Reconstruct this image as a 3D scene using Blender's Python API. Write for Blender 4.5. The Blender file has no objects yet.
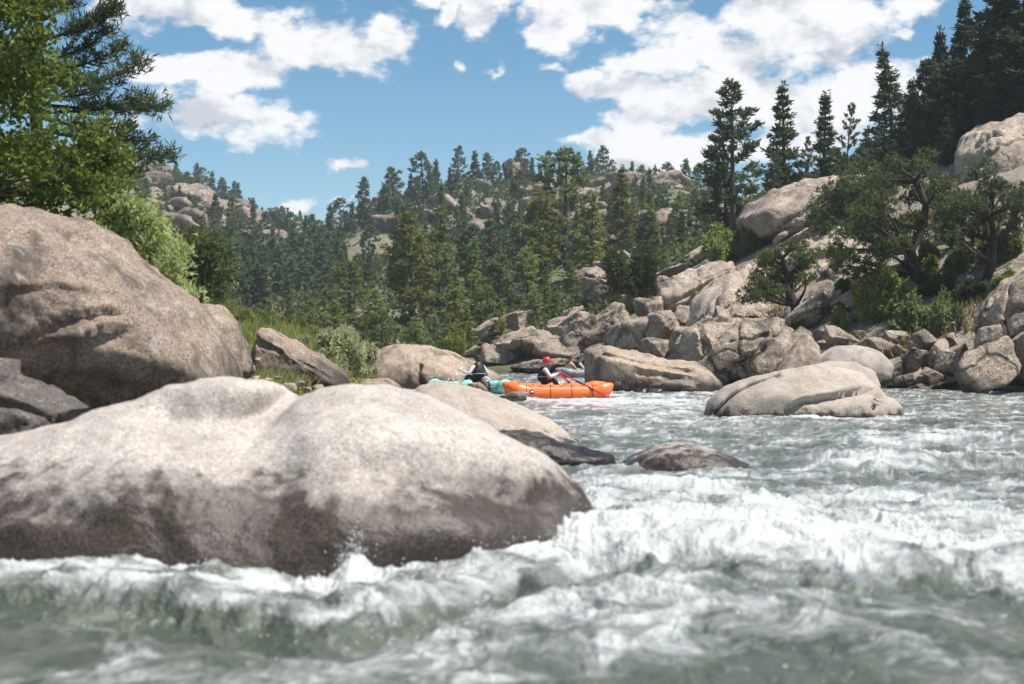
import bpy, bmesh, math, random
import numpy as np
from mathutils import Vector

# ------------------------------------------------------------------ basics
F, CX, CY, CAMZ = 1422.2, 512.0, 342.0, 1.6      # focal length in pixels, image centre, eye height
scene = bpy.context.scene
COL = scene.collection
R = math.radians

def P(px, py, d):
    return np.array([(px - CX) / F * d, d, CAMZ + (CY - py) / F * d])

def tag(o, label=None, cat=None, group=None, kind=None):
    if label: o['label'] = label
    if cat: o['category'] = cat
    if group: o['group'] = group
    if kind: o['kind'] = kind
    return o

def empty(name, loc=(0, 0, 0), rz=0.0, sc=(1, 1, 1)):
    o = bpy.data.objects.new(name, None)
    COL.objects.link(o)
    o.location = [float(c) for c in loc]; o.rotation_euler = (0, 0, rz); o.scale = sc
    o.empty_display_size = 0.2
    return o

def link(name, me, parent=None, loc=None, rz=0.0, sc=None):
    o = bpy.data.objects.new(name, me)
    COL.objects.link(o)
    if loc is not None: o.location = [float(c) for c in loc]
    o.rotation_euler = (0, 0, rz)
    if sc is not None: o.scale = sc
    if parent is not None: o.parent = parent
    return o

def mk(name, V, faces, mats, smooth=True, midx=None, attrs=None):
    """faces: list of int arrays (n,3) or (n,4)"""
    V = np.asarray(V, np.float32)
    me = bpy.data.meshes.new(name)
    me.vertices.add(len(V)); me.vertices.foreach_set('co', V.ravel())
    faces = [np.asarray(f, np.int32) for f in faces if len(f)]
    lv = np.concatenate([f.ravel() for f in faces])
    tot = np.concatenate([np.full(len(f), f.shape[1], np.int32) for f in faces])
    st = np.concatenate([[0], np.cumsum(tot)[:-1]]).astype(np.int32)
    me.loops.add(len(lv)); me.loops.foreach_set('vertex_index', lv)
    me.polygons.add(len(tot)); me.polygons.foreach_set('loop_start', st)
    if midx is not None: me.polygons.foreach_set('material_index', np.asarray(midx, np.int32))
    me.polygons.foreach_set('use_smooth', np.full(len(tot), bool(smooth)))
    for k, (dom, arr) in (attrs or {}).items():
        a = me.attributes.new(k, 'FLOAT', dom); a.data.foreach_set('value', np.asarray(arr, np.float32))
    for m in (mats if isinstance(mats, (list, tuple)) else [mats]): me.materials.append(m)
    me.update(calc_edges=True)
    return me

class Acc:
    """collects shapes into one mesh"""
    def __init__(s): s.V = []; s.Q = []; s.T = []; s.mq = []; s.mt = []; s.n = 0
    def add(s, V, Q=(), T=(), mi=0):
        V = np.asarray(V, float)
        if len(Q): s.Q.append(np.asarray(Q) + s.n); s.mq += [mi] * len(Q)
        if len(T): s.T.append(np.asarray(T) + s.n); s.mt += [mi] * len(T)
        s.V.append(V); s.n += len(V)
    def tube(s, pts, rad, n=8, mi=0, cap=True):
        pts = np.asarray(pts, float); m = len(pts)
        rad = np.full(m, rad, float) if np.isscalar(rad) else np.asarray(rad, float)
        tan = np.gradient(pts, axis=0); tan /= np.linalg.norm(tan, axis=1)[:, None] + 1e-9
        up = np.array([0, 0, 1.0]) if abs(tan[0][2]) < .9 else np.array([1.0, 0, 0])
        V = []
        for i in range(m):
            a = np.cross(tan[i], up); a /= np.linalg.norm(a) + 1e-9
            up = np.cross(a, tan[i])
            th = np.arange(n) * 2 * math.pi / n
            V.append(pts[i] + rad[i] * (np.cos(th)[:, None] * a + np.sin(th)[:, None] * up))
        V = np.concatenate(V)
        i, j = np.meshgrid(np.arange(m - 1), np.arange(n), indexing='ij'); i = i.ravel(); j = j.ravel()
        Q = np.stack([i * n + j, i * n + (j + 1) % n, (i + 1) * n + (j + 1) % n, (i + 1) * n + j], 1)
        T = []
        if cap:
            V = np.concatenate([V, pts[:1], pts[-1:]])
            j = np.arange(n)
            T = np.concatenate([np.stack([(j + 1) % n, j, np.full(n, m * n)], 1),
                                np.stack([(m - 1) * n + j, (m - 1) * n + (j + 1) % n, np.full(n, m * n + 1)], 1)])
        s.add(V, Q, T, mi)
    def ell(s, c, r, mi=0, n=12, m=8, rz=0.0, f=None):
        th, ph = np.meshgrid(np.arange(n) * 2 * math.pi / n, np.linspace(0.02, math.pi - .02, m + 1), indexing='ij')
        X = np.stack([np.cos(th) * np.sin(ph), np.sin(th) * np.sin(ph), np.cos(ph)], -1).reshape(-1, 3) * np.asarray(r)
        if f is not None: X = f(X)
        cr, sr = math.cos(rz), math.sin(rz)
        X = np.stack([X[:, 0] * cr - X[:, 1] * sr, X[:, 0] * sr + X[:, 1] * cr, X[:, 2]], 1) + np.asarray(c)
        i, j = np.meshgrid(np.arange(n), np.arange(m), indexing='ij'); i = i.ravel(); j = j.ravel(); k = m + 1
        s.add(X, np.stack([i * k + j, i * k + j + 1, ((i + 1) % n) * k + j + 1, ((i + 1) % n) * k + j], 1), (), mi)
    def box(s, c, h, mi=0, rz=0.0, bev=0.12):
        # bevelled box: each corner is three vertices
        V = []; idx = {}
        hx, hy, hz = h; b = min(h) * 2 * bev
        for sx in (-1, 1):
            for sy in (-1, 1):
                for sz in (-1, 1):
                    for a in range(3):
                        v = [sx * hx, sy * hy, sz * hz]
                        for q in range(3):
                            if q != a: v[q] -= (sx, sy, sz)[q] * b
                        idx[(sx, sy, sz, a)] = len(V); V.append(v)
        Q = []; T = []
        for a in range(3):
            u, w = [q for q in range(3) if q != a]
            for sa in (-1, 1):
                f = []
                for su, sw in ((-1, -1), (1, -1), (1, 1), (-1, 1)):
                    k = [0, 0, 0]; k[a] = sa; k[u] = su; k[w] = sw
                    f.append(idx[(k[0], k[1], k[2], a)])
                Q.append(f)
            for su in (-1, 1):
                for sw in (-1, 1):
                    f = []
                    for (sa, ax) in ((-1, u), (-1, w), (1, w), (1, u)):
                        k = [0, 0, 0]; k[a] = sa; k[u] = su; k[w] = sw
                        f.append(idx[(k[0], k[1], k[2], ax)])
                    Q.append(f)
        for sx in (-1, 1):
            for sy in (-1, 1):
                for sz in (-1, 1): T.append([idx[(sx, sy, sz, a)] for a in range(3)])
        V = np.array(V); cr, sr = math.cos(rz), math.sin(rz)
        V = np.stack([V[:, 0] * cr - V[:, 1] * sr, V[:, 0] * sr + V[:, 1] * cr, V[:, 2]], 1) + np.asarray(c)
        s.add(V, Q, T, mi)
    def mesh(s, name, mats, smooth=True):
        me = mk(name, np.concatenate(s.V), [np.concatenate(s.Q) if s.Q else [], np.concatenate(s.T) if s.T else []],
                mats, smooth, s.mq + s.mt)
        bm = bmesh.new(); bm.from_mesh(me); bmesh.ops.recalc_face_normals(bm, faces=bm.faces); bm.to_mesh(me); bm.free()
        return me

# ------------------------------------------------------------------ noise
_rg = np.random.default_rng(7)
_G = _rg.normal(size=(64, 3)); _G /= np.linalg.norm(_G, axis=1)[:, None]
def pn(p, s=0):
    p = np.asarray(p, float); i = np.floor(p).astype(np.int64); f = p - i
    u = f * f * f * (f * (f * 6 - 15) + 10); out = 0.0
    for dx in (0, 1):
        for dy in (0, 1):
            for dz in (0, 1):
                h = ((i[:, 0] + dx) * 374761393 + (i[:, 1] + dy) * 668265263 + (i[:, 2] + dz) * 1103515245 + s * 974634777) & 0xffffffff
                h = ((h ^ (h >> 13)) * 1274126177) & 0xffffffff
                g = _G[(h ^ (h >> 16)) & 63]
                w = (u[:, 0] if dx else 1 - u[:, 0]) * (u[:, 1] if dy else 1 - u[:, 1]) * (u[:, 2] if dz else 1 - u[:, 2])
                out = out + w * ((f[:, 0] - dx) * g[:, 0] + (f[:, 1] - dy) * g[:, 1] + (f[:, 2] - dz) * g[:, 2])
    return out * 1.6
def fbm(p, o=4, s=0, gain=.5):
    a = 1.0; t = 0.0; p = np.asarray(p, float)
    for k in range(o):
        t = t + a * pn(p, s + k * 17); p = p * 2.03 + 3.7; a *= gain
    return t
def ridge(p, o=4, s=0, gain=.5):
    a = 1.0; t = 0.0; p = np.asarray(p, float)
    for k in range(o):
        t = t + a * (1 - np.abs(pn(p, s + k * 17)) * 2); p = p * 2.03 + 1.3; a *= gain
    return t
def xyz(x, y, z=0): return np.stack([x, y, np.zeros_like(x) + z], 1)
def sstep(a, b, x):
    t = np.clip((x - a) / (b - a), 0, 1); return t * t * (3 - 2 * t)

# ------------------------------------------------------------------ materials
class NT:
    def __init__(s, tree): s.t = tree; s.n = tree.nodes; s.l = tree.links
    def __call__(s, typ, ins=None, **kw):
        n = s.n.new(typ)
        for k, v in kw.items(): setattr(n, k, v)
        for k, v in (ins or {}).items():
            sock = n.inputs[k]
            if isinstance(v, bpy.types.NodeSocket): s.l.new(v, sock)
            else: sock.default_value = v
        return n
    def math(s, op, a, b=0.0, c=0.0, clamp=False):
        n = s('ShaderNodeMath', {0: a, 1: b, 2: c}, operation=op); n.use_clamp = clamp; return n.outputs[0]
    def ramp(s, f, stops, interp='LINEAR'):
        n = s('ShaderNodeValToRGB', {0: f}); cr = n.color_ramp; cr.interpolation = interp
        while len(cr.elements) < len(stops): cr.elements.new(0.5)
        for e, (p, c) in zip(cr.elements, stops):
            e.position = p; e.color = (c, c, c, 1) if np.isscalar(c) else (*c, 1)
        return n.outputs[0]
    def mix(s, f, a, b, blend='MIX'):
        n = s('ShaderNodeMix', data_type='RGBA', blend_type=blend)
        for i, v in ((0, f), (6, a), (7, b)):
            if isinstance(v, bpy.types.NodeSocket): s.l.new(v, n.inputs[i])
            else: n.inputs[i].default_value = v if i == 0 else (*v[:3], 1)
        return n.outputs[2]
    def rng(s, v, a, b, c=0.0, d=1.0, smooth=False):
        return s('ShaderNodeMapRange', {0: v, 1: a, 2: b, 3: c, 4: d}, interpolation_type='SMOOTHSTEP' if smooth else 'LINEAR').outputs[0]
    def noise(s, vec, scale, detail=4, rough=.55, dist=0.0):
        return s('ShaderNodeTexNoise', {'Vector': vec, 'Scale': scale, 'Detail': detail, 'Roughness': rough, 'Distortion': dist}).outputs[0]

def newmat(name):
    m = bpy.data.materials.new(name); m.use_nodes = True; nt = NT(m.node_tree)
    b = m.node_tree.nodes['Principled BSDF']
    return m, nt, b

def plain(name, col, rough=.6, metal=0.0, var=.12, scale=18):
    m, t, b = newmat(name)
    co = t('ShaderNodeTexCoord').outputs['Object']
    n = t.noise(co, scale, 3)
    c2 = tuple(max(0, c * (1 - var * 2)) for c in col); c1 = tuple(min(1, c * (1 + var)) for c in col)
    t.l.new(t.ramp(n, [(.3, c2), (.7, c1)]), b.inputs['Base Color'])
    b.inputs['Roughness'].default_value = rough; b.inputs['Metallic'].default_value = metal
    bp = t('ShaderNodeBump', {'Height': n, 'Strength': .15, 'Distance': .01}); t.l.new(bp.outputs[0], b.inputs['Normal'])
    return m

def granite(name, ca, cb, grain=1.0, wet=None, lichen=.5, crack=.0, bump=1.0, warm=(.30, .21, .15), stain=.6, speck=1.0, wr=.32):
    """ca/cb: two base tones; grain: metres per unit of the pattern; wet: (z_dry, z_wet) of the darkened lower band"""
    m, t, b = newmat(name)
    co = t('ShaderNodeTexCoord').outputs['Object']
    oi = t('ShaderNodeObjectInfo')
    geo = t('ShaderNodeNewGeometry')
    off = t('ShaderNodeVectorMath', {0: co, 1: t('ShaderNodeCombineXYZ', {0: t.math('MULTIPLY', oi.outputs['Random'], 37.0)}).outputs[0]}, operation='ADD').outputs[0]
    big = t.noise(off, .7 / grain, 5, .6)
    med = t.noise(off, 3.2 / grain, 6, .65)
    fine = t.noise(off, 28 / grain, 4, .7)
    spk = t('ShaderNodeTexVoronoi', {'Vector': off, 'Scale': 34 / grain, 'Randomness': 1.0}).outputs['Color']
    spv = t('ShaderNodeSeparateColor', {0: spk}).outputs[0]
    c = t.mix(t.ramp(big, [(.36, 0.0), (.64, 1.0)]), ca, cb)
    c = t.mix(t.ramp(med, [(.50, 0.0), (.72, .55)]), c, warm)
    c = t.mix(speck, c, t.ramp(fine, [(.30, .30), (.45, .85), (.55, 1.0), (.70, 1.35)]), 'MULTIPLY')
    c = t.mix(speck, c, t.ramp(spv, [(.0, .40), (.2, .80), (.75, 1.05), (1.0, 1.45)]), 'MULTIPLY')
    st = t.noise(t('ShaderNodeMapping', {'Vector': off, 'Scale': (1.3 / grain, 1.3 / grain, .28 / grain)}).outputs[0], 1.0, 5, .65)
    c = t.mix(t.math('MULTIPLY', t.ramp(st, [(.50, 0.0), (.66, 1.0)]), stain), c, (.055, .047, .042))
    li = t.noise(off, 2.3 / grain, 3, .5, .6)
    lm = t.math('MULTIPLY', t.ramp(li, [(.61, 0.0), (.67, 1.0)]), lichen)
    c = t.mix(lm, c, (.42, .41, .36))
    hsum = t.math('ADD', t.math('MULTIPLY', med, .8), t.math('MULTIPLY', fine, .22))
    if crack:
        w = t('ShaderNodeVectorMath', {0: off, 1: t('ShaderNodeVectorMath', {0: t('ShaderNodeTexNoise', {'Vector': off, 'Scale': 1.1 / grain, 'Detail': 3.0}).outputs['Color'], 1: (.9 * grain,) * 3}, operation='MULTIPLY').outputs[0]}, operation='ADD').outputs[0]
        cr = t('ShaderNodeTexVoronoi', {'Vector': w, 'Scale': .55 / grain}, feature='DISTANCE_TO_EDGE').outputs['Distance']
        cm = t.ramp(cr, [(.0, 1.0), (.035, 0.0)])
        c = t.mix(t.math('MULTIPLY', cm, .75 * crack), c, (.03, .026, .022))
        hsum = t.math('SUBTRACT', hsum, t.math('MULTIPLY', cm, 1.2 * crack))
    rough = .82
    if wet:
        z = t('ShaderNodeSeparateXYZ', {0: geo.outputs['Position']}).outputs[2]
        zz = t.math('ADD', z, t.math('MULTIPLY', t.math('SUBTRACT', big, .5), 1.5 * abs(wet[0] - wet[1]) + .25))
        zz = t.math('ADD', zz, t.math('MULTIPLY', t.math('SUBTRACT', med, .5), .8))
        wf = t.rng(zz, wet[0], wet[1], 0.0, 1.0, True)
        alg = t.ramp(t.noise(off, 1.1 / grain, 4, .6), [(.54, 0.0), (.68, .40)])
        wc = t.mix(alg, t.mix(1.0, c, t.ramp(fine, [(.36, (.045, .038, .033)), (.62, (.20, .168, .145))]), 'MULTIPLY'), (.05, .045, .016))
        c = t.mix(wf, c, wc)
        rough = t.rng(wf, 0.2, 1.0, .82, wr)
    t.l.new(c, b.inputs['Base Color'])
    if isinstance(rough, float): b.inputs['Roughness'].default_value = rough
    else: t.l.new(rough, b.inputs['Roughness'])
    b.inputs['Specular IOR Level'].default_value = .35
    bp = t('ShaderNodeBump', {'Height': hsum, 'Strength': .55 * bump, 'Distance': .09 * grain})
    t.l.new(bp.outputs[0], b.inputs['Normal'])
    return m

def leafmat(name, dark, light, trans=.25, rough=.55, hue=.02):
    m, t, b = newmat(name)
    at = t('ShaderNodeAttribute', attribute_name='var').outputs['Fac']
    oi = t('ShaderNodeObjectInfo').outputs['Random']
    c = t.ramp(at, [(0.0, dark), (1.0, light)])
    hs = t('ShaderNodeHueSaturation', {'Hue': t.rng(oi, 0, 1, .5 - hue, .5 + hue), 'Saturation': t.rng(oi, 0, 1, 1.08, .82), 'Value': t.rng(t.math('FRACT', t.math('MULTIPLY', oi, 7.3)), 0, 1, .72, 1.22), 'Color': c})
    t.l.new(hs.outputs[0], b.inputs['Base Color'])
    b.inputs['Roughness'].default_value = rough; b.inputs['Specular IOR Level'].default_value = .3
    if trans:
        tr = t('ShaderNodeBsdfTranslucent', {'Color': t.mix(1.0, hs.outputs[0], (1.2, 1.2, 1.0), 'MULTIPLY')})
        mx = t('ShaderNodeMixShader', {0: .5, 1: b.outputs[0], 2: tr.outputs[0]})
        t.l.new(mx.outputs[0], m.node_tree.nodes['Material Output'].inputs[0])
    return m

def barkmat(name, a, c):
    m, t, b = newmat(name)
    co = t('ShaderNodeTexCoord').outputs['Object']
    n = t.noise(t('ShaderNodeMapping', {'Vector': co, 'Scale': (9, 9, 1.6)}).outputs[0], 1.5, 5, .65)
    t.l.new(t.ramp(n, [(.35, a), (.65, c)]), b.inputs['Base Color']); b.inputs['Roughness'].default_value = .9
    bp = t('ShaderNodeBump', {'Height': n, 'Strength': .7, 'Distance': .04}); t.l.new(bp.outputs[0], b.inputs['Normal'])
    return m

M = {}
M['front'] = granite('granite_pale_wet', (.47, .428, .388), (.37, .33, .295), .50, wet=(.72, .34), lichen=.2, stain=.15, speck=.75, warm=(.30, .23, .18))
M['left'] = granite('granite_tan_weathered', (.315, .242, .188), (.215, .163, .128), .62, wet=(1.5, .6), wr=.7, lichen=.32, stain=.85, bump=1.2)  # not wet: dark stain plus overhang shade put into the lower colour
M['pale'] = granite('granite_pale', (.405, .35, .30), (.325, .275, .232), .8, wet=(.22, .02), lichen=.25, stain=.2, speck=.4)
M['dark'] = granite('granite_dark_wet', (.115, .10, .09), (.068, .060, .055), .6, wet=(.55, .2), lichen=.2, stain=.6)
M['grey'] = granite('granite_grey_awash', (.40, .355, .32), (.31, .27, .245), .6, wet=(.34, .12), lichen=.1, stain=.3, speck=.6)
M['tan'] = granite('granite_tan', (.40, .31, .235), (.29, .222, .168), 1.0, speck=.6, wet=(.6, .15), lichen=.3, stain=.75, crack=.0)
M['bank'] = granite('granite_bank', (.37, .295, .23), (.245, .192, .15), 1.5, wet=(.6, .05), lichen=.35, stain=.95, crack=.8)
M['slab'] = granite('granite_slab', (.43, .35, .28), (.31, .247, .195), 2.2, speck=.7, lichen=.35, stain=.5, crack=.35)
M['far'] = granite('granite_far', (.26, .21, .168), (.18, .143, .115), 4.0, lichen=.3, stain=.6, crack=.5, bump=1.4)
M['needle'] = leafmat('pine_needles', (.036, .058, .024), (.120, .150, .058), .25)
M['needle_mid'] = leafmat('pine_needles_sunny', (.095, .13, .036), (.28, .31, .10), .3)  # brighter copy of the needles, sunlight lifted into the colour
M['needle_far'] = leafmat('fir_needles', (.048, .086, .046), (.150, .205, .105), .25)
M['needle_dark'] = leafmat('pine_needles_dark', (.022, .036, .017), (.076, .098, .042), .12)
M['leaf'] = leafmat('broad_leaves', (.042, .076, .011), (.165, .215, .036), .42, .42)
M['willow'] = leafmat('willow_leaves', (.24, .33, .12), (.50, .57, .28), .45)
M['shrub'] = leafmat('shrub_leaves', (.105, .145, .036), (.29, .33, .095), .4)
M['sage'] = leafmat('sage_leaves', (.36, .40, .22), (.60, .62, .40), .4)
M['juniper'] = leafmat('juniper_needles', (.050, .072, .026), (.135, .160, .060), .2)
M['grass'] = leafmat('grass_blades', (.20, .25, .05), (.50, .52, .18), .45)
M['drygrass'] = leafmat('dry_grass', (.16, .15, .07), (.36, .32, .16), .25)
M['bark'] = barkmat('pine_bark', (.035, .026, .02), (.12, .085, .065))
M['bark_dark'] = barkmat('dark_bark', (.016, .013, .011), (.055, .042, .034))
# ------------------------------------------------------------------ the land: one sheet
def zz(d, py): return CAMZ + (CY - py) * d / F
_bed = [(.5, -1.3), (8, -1.2)]
COLS = {
 -4000: [(.5, -.8), (10, 1.5), (40, 8), (100, 25), (300, 60), (2500, 70)],
 -1200: [(.5, -1.2), (8, -.9), (12, .3), (18, 1), (25, 1.8), (40, 4), (55, 5), (80, 8), (130, 20), (200, 40), (300, 58), (2500, 60)],
 -300: _bed + [(12, -1), (14.5, 0), (18, .5), (25, 1.1), (40, 3), (52, 3.2), (58, 1), (62, -1), (74, -1), (80, 1.5), (110, 5), (180, 18), (260, 38), (340, 53), (420, 53), (2500, 40)],
 0: _bed + [(13, -1), (16, .1), (20, .5), (25, .9), (40, 2.4), (50, 2.5), (57, .2), (60, -1), (74, -1), (80, 1.2), (110, 3), (180, 16), (260, 33), (340, 47), (420, 46), (2500, 30)],
 160: _bed + [(14, -1), (17, 0), (22, .4), (30, 1.5), (38, 2.3), (46, 2.3), (55, .2), (60, -1), (74, -1), (80, 1), (110, 2.4), (180, 13), (260, 29), (335, zz(335, 173)), (430, 38), (2500, 25)],
 240: _bed + [(15, -1), (18.5, 0), (22, .25), (28, .8), (40, 2.3), (46, 2.0), (54, 0), (60, -1), (74, -1), (80, 1), (110, 2.2), (180, 10.5), (260, 23), (330, zz(330, 208)), (430, 24), (2500, 20)],
 310: _bed + [(17, -1), (20, -.1), (24, .2), (32, .9), (42, 1.7), (46, 1.5), (52, 0), (57, -1), (73, -1), (79, 1), (110, 2.0), (180, 9), (240, 16.5), (310, zz(310, 226)), (430, 22), (2500, 20)],
 350: _bed + [(18, -1), (27, -.6), (34, .2), (42, 1.1), (46, .7), (50, -.4), (55, -1), (72, -1), (78, .9), (110, 2.4), (170, 9.5), (240, zz(240, 232)), (330, 21), (2500, 20)],
 400: _bed + [(30, -1), (42, -.5), (48, -1), (71, -1), (77, .9), (95, 1.7), (120, 3.4), (180, zz(180, 255)), (230, zz(230, 206)), (300, 20), (2500, 18)],
 480: _bed + [(60, -1), (70, -.8), (73, -.2), (76, .4), (90, 1.5), (110, 3.3), (150, zz(150, 275)), (240, zz(240, 192)), (310, 22), (2500, 18)],
 560: _bed + [(60, -1), (68, -.8), (71, -.1), (76, zz(76, 352)), (85, zz(85, 320)), (110, zz(110, 292)), (150, zz(150, 252)), (240, zz(240, 180)), (320, 24), (2500, 18)],
 640: _bed + [(56, -1), (64, -.8), (67, -.1), (72, zz(72, 348)), (80, zz(80, 310)), (100, zz(100, 272)), (140, zz(140, 242)), (240, zz(240, 189)), (320, 24), (2500, 18)],
 700: _bed + [(50, -1), (56, -.6), (59, 0), (63, zz(63, 350)), (70, zz(70, 312)), (90, zz(90, 264)), (120, zz(120, 236)), (220, zz(220, 200)), (320, 24), (2500, 18)],
 760: _bed + [(46, -1), (51, -.6), (54, 0), (58, zz(58, 350)), (68, zz(68, 290)), (85, zz(85, 226)), (110, zz(110, 196)), (150, 16.5), (250, 20), (2500, 18)],
 840: _bed + [(44, -1), (48.5, -.5), (51, .1), (56, zz(56, 335)), (64, zz(64, 265)), (80, zz(80, 206)), (100, zz(100, 180)), (150, 19), (250, 24), (2500, 20)],
 920: _bed + [(43, -1), (47, -.5), (49.5, .1), (54, zz(54, 322)), (62, zz(62, 236)), (80, zz(80, 166)), (100, zz(100, 140)), (150, 22), (250, 28), (2500, 24)],
 1024: _bed + [(42, -1), (46, -.5), (48.5, .15), (53, zz(53, 292)), (62, zz(62, 192)), (80, zz(80, 116)), (100, zz(100, 82)), (150, 26), (250, 32), (2500, 28)],
 1200: _bed + [(38, -1), (43, -.5), (46, .2), (52, 4.5), (62, 9.5), (80, 16), (100, 21), (150, 27), (2500, 30)],
 1700: _bed + [(26, -1), (31, -.4), (34, .2), (45, 4), (60, 9.5), (80, 15), (100, 20), (150, 26), (2500, 30)],
 4500: [(.5, -1.2), (9, -.6), (12, .2), (22, 3), (40, 8), (100, 20), (150, 26), (2500, 30)],
}
PXS = np.concatenate([np.linspace(-4000, -250, 60, endpoint=False), np.linspace(-250, 1270, 330, endpoint=False), np.linspace(1270, 4500, 60)])
DS = np.concatenate([np.geomspace(.5, 15, 40, endpoint=False), np.geomspace(15, 420, 330, endpoint=False), np.geomspace(420, 900, 20)])
_ck = sorted(COLS)
_tab = np.array([np.interp(np.log(DS), np.log([a for a, _ in COLS[k]]), [b for _, b in COLS[k]]) for k in _ck])
def _blur(a, ax, n):
    for _ in range(n):
        p = np.pad(a, [(1, 1) if i == ax else (0, 0) for i in range(2)], 'edge')
        a = (np.take(p, range(0, a.shape[ax]), ax) + 2 * a + np.take(p, range(2, a.shape[ax] + 2), ax)) / 4
    return a
TZ = np.array([np.interp(PXS, _ck, _tab[:, j]) for j in range(len(DS))]).T
TZ = _blur(_blur(TZ, 0, 14), 1, 5)
_X = ((PXS[:, None] - CX) / F * DS[None, :]); _Y = np.broadcast_to(DS[None, :], _X.shape)
_p = xyz(_X.ravel(), _Y.ravel())
_far = np.clip((_Y.ravel() - 60) / 150, 0, 1); _up = sstep(-.3, 1.5, TZ.ravel())
_wet = sstep(40, 90, _Y.ravel())
TN = (fbm(_p / 26, 4, 3) * (.2 + 3.4 * _far) + (ridge(_p / 9, 4, 9) - 1.2) * (.12 + .75 * _far) + fbm(_p / 2.2, 3, 21) * .18) * _up * (.25 + .75 * _wet)
TZ = TZ + TN.reshape(TZ.shape)
def T(px, d):
    """height of the land at a column and a depth"""
    px = np.atleast_1d(np.asarray(px, float)); d = np.atleast_1d(np.asarray(d, float))
    i = np.clip(np.searchsorted(PXS, px) - 1, 0, len(PXS) - 2); j = np.clip(np.searchsorted(DS, d) - 1, 0, len(DS) - 2)
    u = np.clip((px - PXS[i]) / (PXS[i + 1] - PXS[i]), 0, 1); v = np.clip((d - DS[j]) / (DS[j + 1] - DS[j]), 0, 1)
    return (TZ[i, j] * (1 - u) * (1 - v) + TZ[i + 1, j] * u * (1 - v) + TZ[i, j + 1] * (1 - u) * v + TZ[i + 1, j + 1] * u * v)
_dm = np.geomspace(12, 420, 1400)
def hit(px, py, dmin=12):
    """depth at which the sight line first meets the land"""
    d = _dm[_dm >= dmin]; z = zz(d, py); t = T(np.full(len(d), px), d)
    k = np.nonzero(t >= z)[0]
    return float(d[k[0]]) if len(k) else None

m, t, b = newmat('hillside_soil_and_granite')
geo = t('ShaderNodeNewGeometry'); pos = geo.outputs['Position']
nz = t('ShaderNodeSeparateXYZ', {0: geo.outputs['Normal']}).outputs[2]
n1 = t.noise(pos, .09, 6, .62); n2 = t.noise(pos, .5, 6, .65); n3 = t.noise(pos, 3.0, 5, .7)
rk = t.mix(t.ramp(n2, [(.35, 0.0), (.65, 1.0)]), (.34, .285, .24), (.22, .185, .155))
rk = t.mix(1.0, rk, t.ramp(n3, [(.3, .55), (.7, 1.2)]), 'MULTIPLY')
so = t.mix(t.ramp(n3, [(.35, 0.0), (.65, 1.0)]), (.115, .105, .055), (.24, .205, .135))
so = t.mix(t.ramp(n1, [(.45, 0.0), (.58, 1.0)]), so, (.075, .105, .04))
f = t.math('ADD', t.math('MULTIPLY', t.math('SUBTRACT', n2, .5), 1.6), t.math('MULTIPLY', t.math('SUBTRACT', n1, .5), 2.0))
xy = t('ShaderNodeSeparateXYZ', {0: pos}); f = t.math('ADD', f, t.rng(t.math('DIVIDE', xy.outputs[0], xy.outputs[1]), .08, .20, 0, .30))
f = t.math('ADD', f, t.rng(nz, .95, .72, -.35, .45))
c = t.mix(t.rng(f, -.12, .12, 0, 1, True), so, rk)
wz = t('ShaderNodeSeparateXYZ', {0: pos}).outputs[2]
c = t.mix(t.rng(wz, .35, 0.05, 0, .75, True), c, (.035, .03, .024))
t.l.new(c, b.inputs['Base Color']); b.inputs['Roughness'].default_value = .92
bp = t('ShaderNodeBump', {'Height': t.math('ADD', n2, t.math('MULTIPLY', n3, .4)), 'Strength': .8, 'Distance': .6}); t.l.new(bp.outputs[0], b.inputs['Normal'])
M['land'] = m
_n = len(DS); i, j = np.meshgrid(np.arange(len(PXS) - 1), np.arange(_n - 1), indexing='ij'); i = i.ravel(); j = j.ravel()
o = link('terrain', mk('terrain', np.stack([_X.ravel(), _Y.ravel(), TZ.ravel()], 1),
     [np.stack([i * _n + j, (i + 1) * _n + j, (i + 1) * _n + j + 1, i * _n + j + 1], 1)], m))
tag(o, 'rocky canyon slopes rising from both river banks', 'hillside', kind='structure')

# ------------------------------------------------------------------ the river
def dw(py): return F * CAMZ / (py - CY)
PYR = np.concatenate([np.linspace(3200, 760, 40, endpoint=False), np.linspace(760, 366, 430)])
PXR = np.concatenate([np.linspace(-4000, -120, 70, endpoint=False), np.linspace(-120, 1144, 960, endpoint=False), np.linspace(1144, 4500, 70)])
gx, gy = np.meshgrid(PXR, PYR, indexing='ij'); gx = gx.ravel(); gy = gy.ravel()
wd = dw(gy); wx = (gx - CX) / F * wd; wy = wd.copy()
def blob(px, py, rx, ry): return np.exp(-(((gx - px) / rx) ** 2 + ((gy - py) / ry) ** 2))
def line_s(pts):
    p = np.array([(((a - CX) / F * dw(q)), dw(q)) for a, q in pts]); p = p[np.argsort(p[:, 0])]
    inside = sstep(p[0, 0] - .8, p[0, 0] + .5, wx) * (1 - sstep(p[-1, 0] - .5, p[-1, 0] + .8, wx))
    return wy - np.interp(wx, p[:, 0], p[:, 1]), inside
wp = xyz(wx, wy)
q = wp + np.stack([fbm(wp * .8, 3, 5), fbm(wp * .8 + 9, 3, 6), 0 * wx], 1) * .45
rapid = np.clip(.35 + blob(250, 590, 330, 70) + blob(820, 530, 330, 90) + .6 * blob(560, 560, 200, 60) + .5 * blob(950, 460, 160, 40), 0, 1.3)
near = sstep(60, 9, wd)
H = fbm(q * np.array([.42, .30, 1]), 3, 11) * .08 * (.35 + rapid) \
  + (ridge(q * np.array([1.05, .8, 1]), 4, 31) - 1.0) * .036 * (.3 + rapid) \
  + fbm(q * np.array([4.2, 3.2, 1]), 4, 41) * .022 * (.5 + rapid)
foam = -.16 + 0 * wx
jag = fbm(wp * np.array([1.7, .9, 1]), 4, 77)
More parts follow.
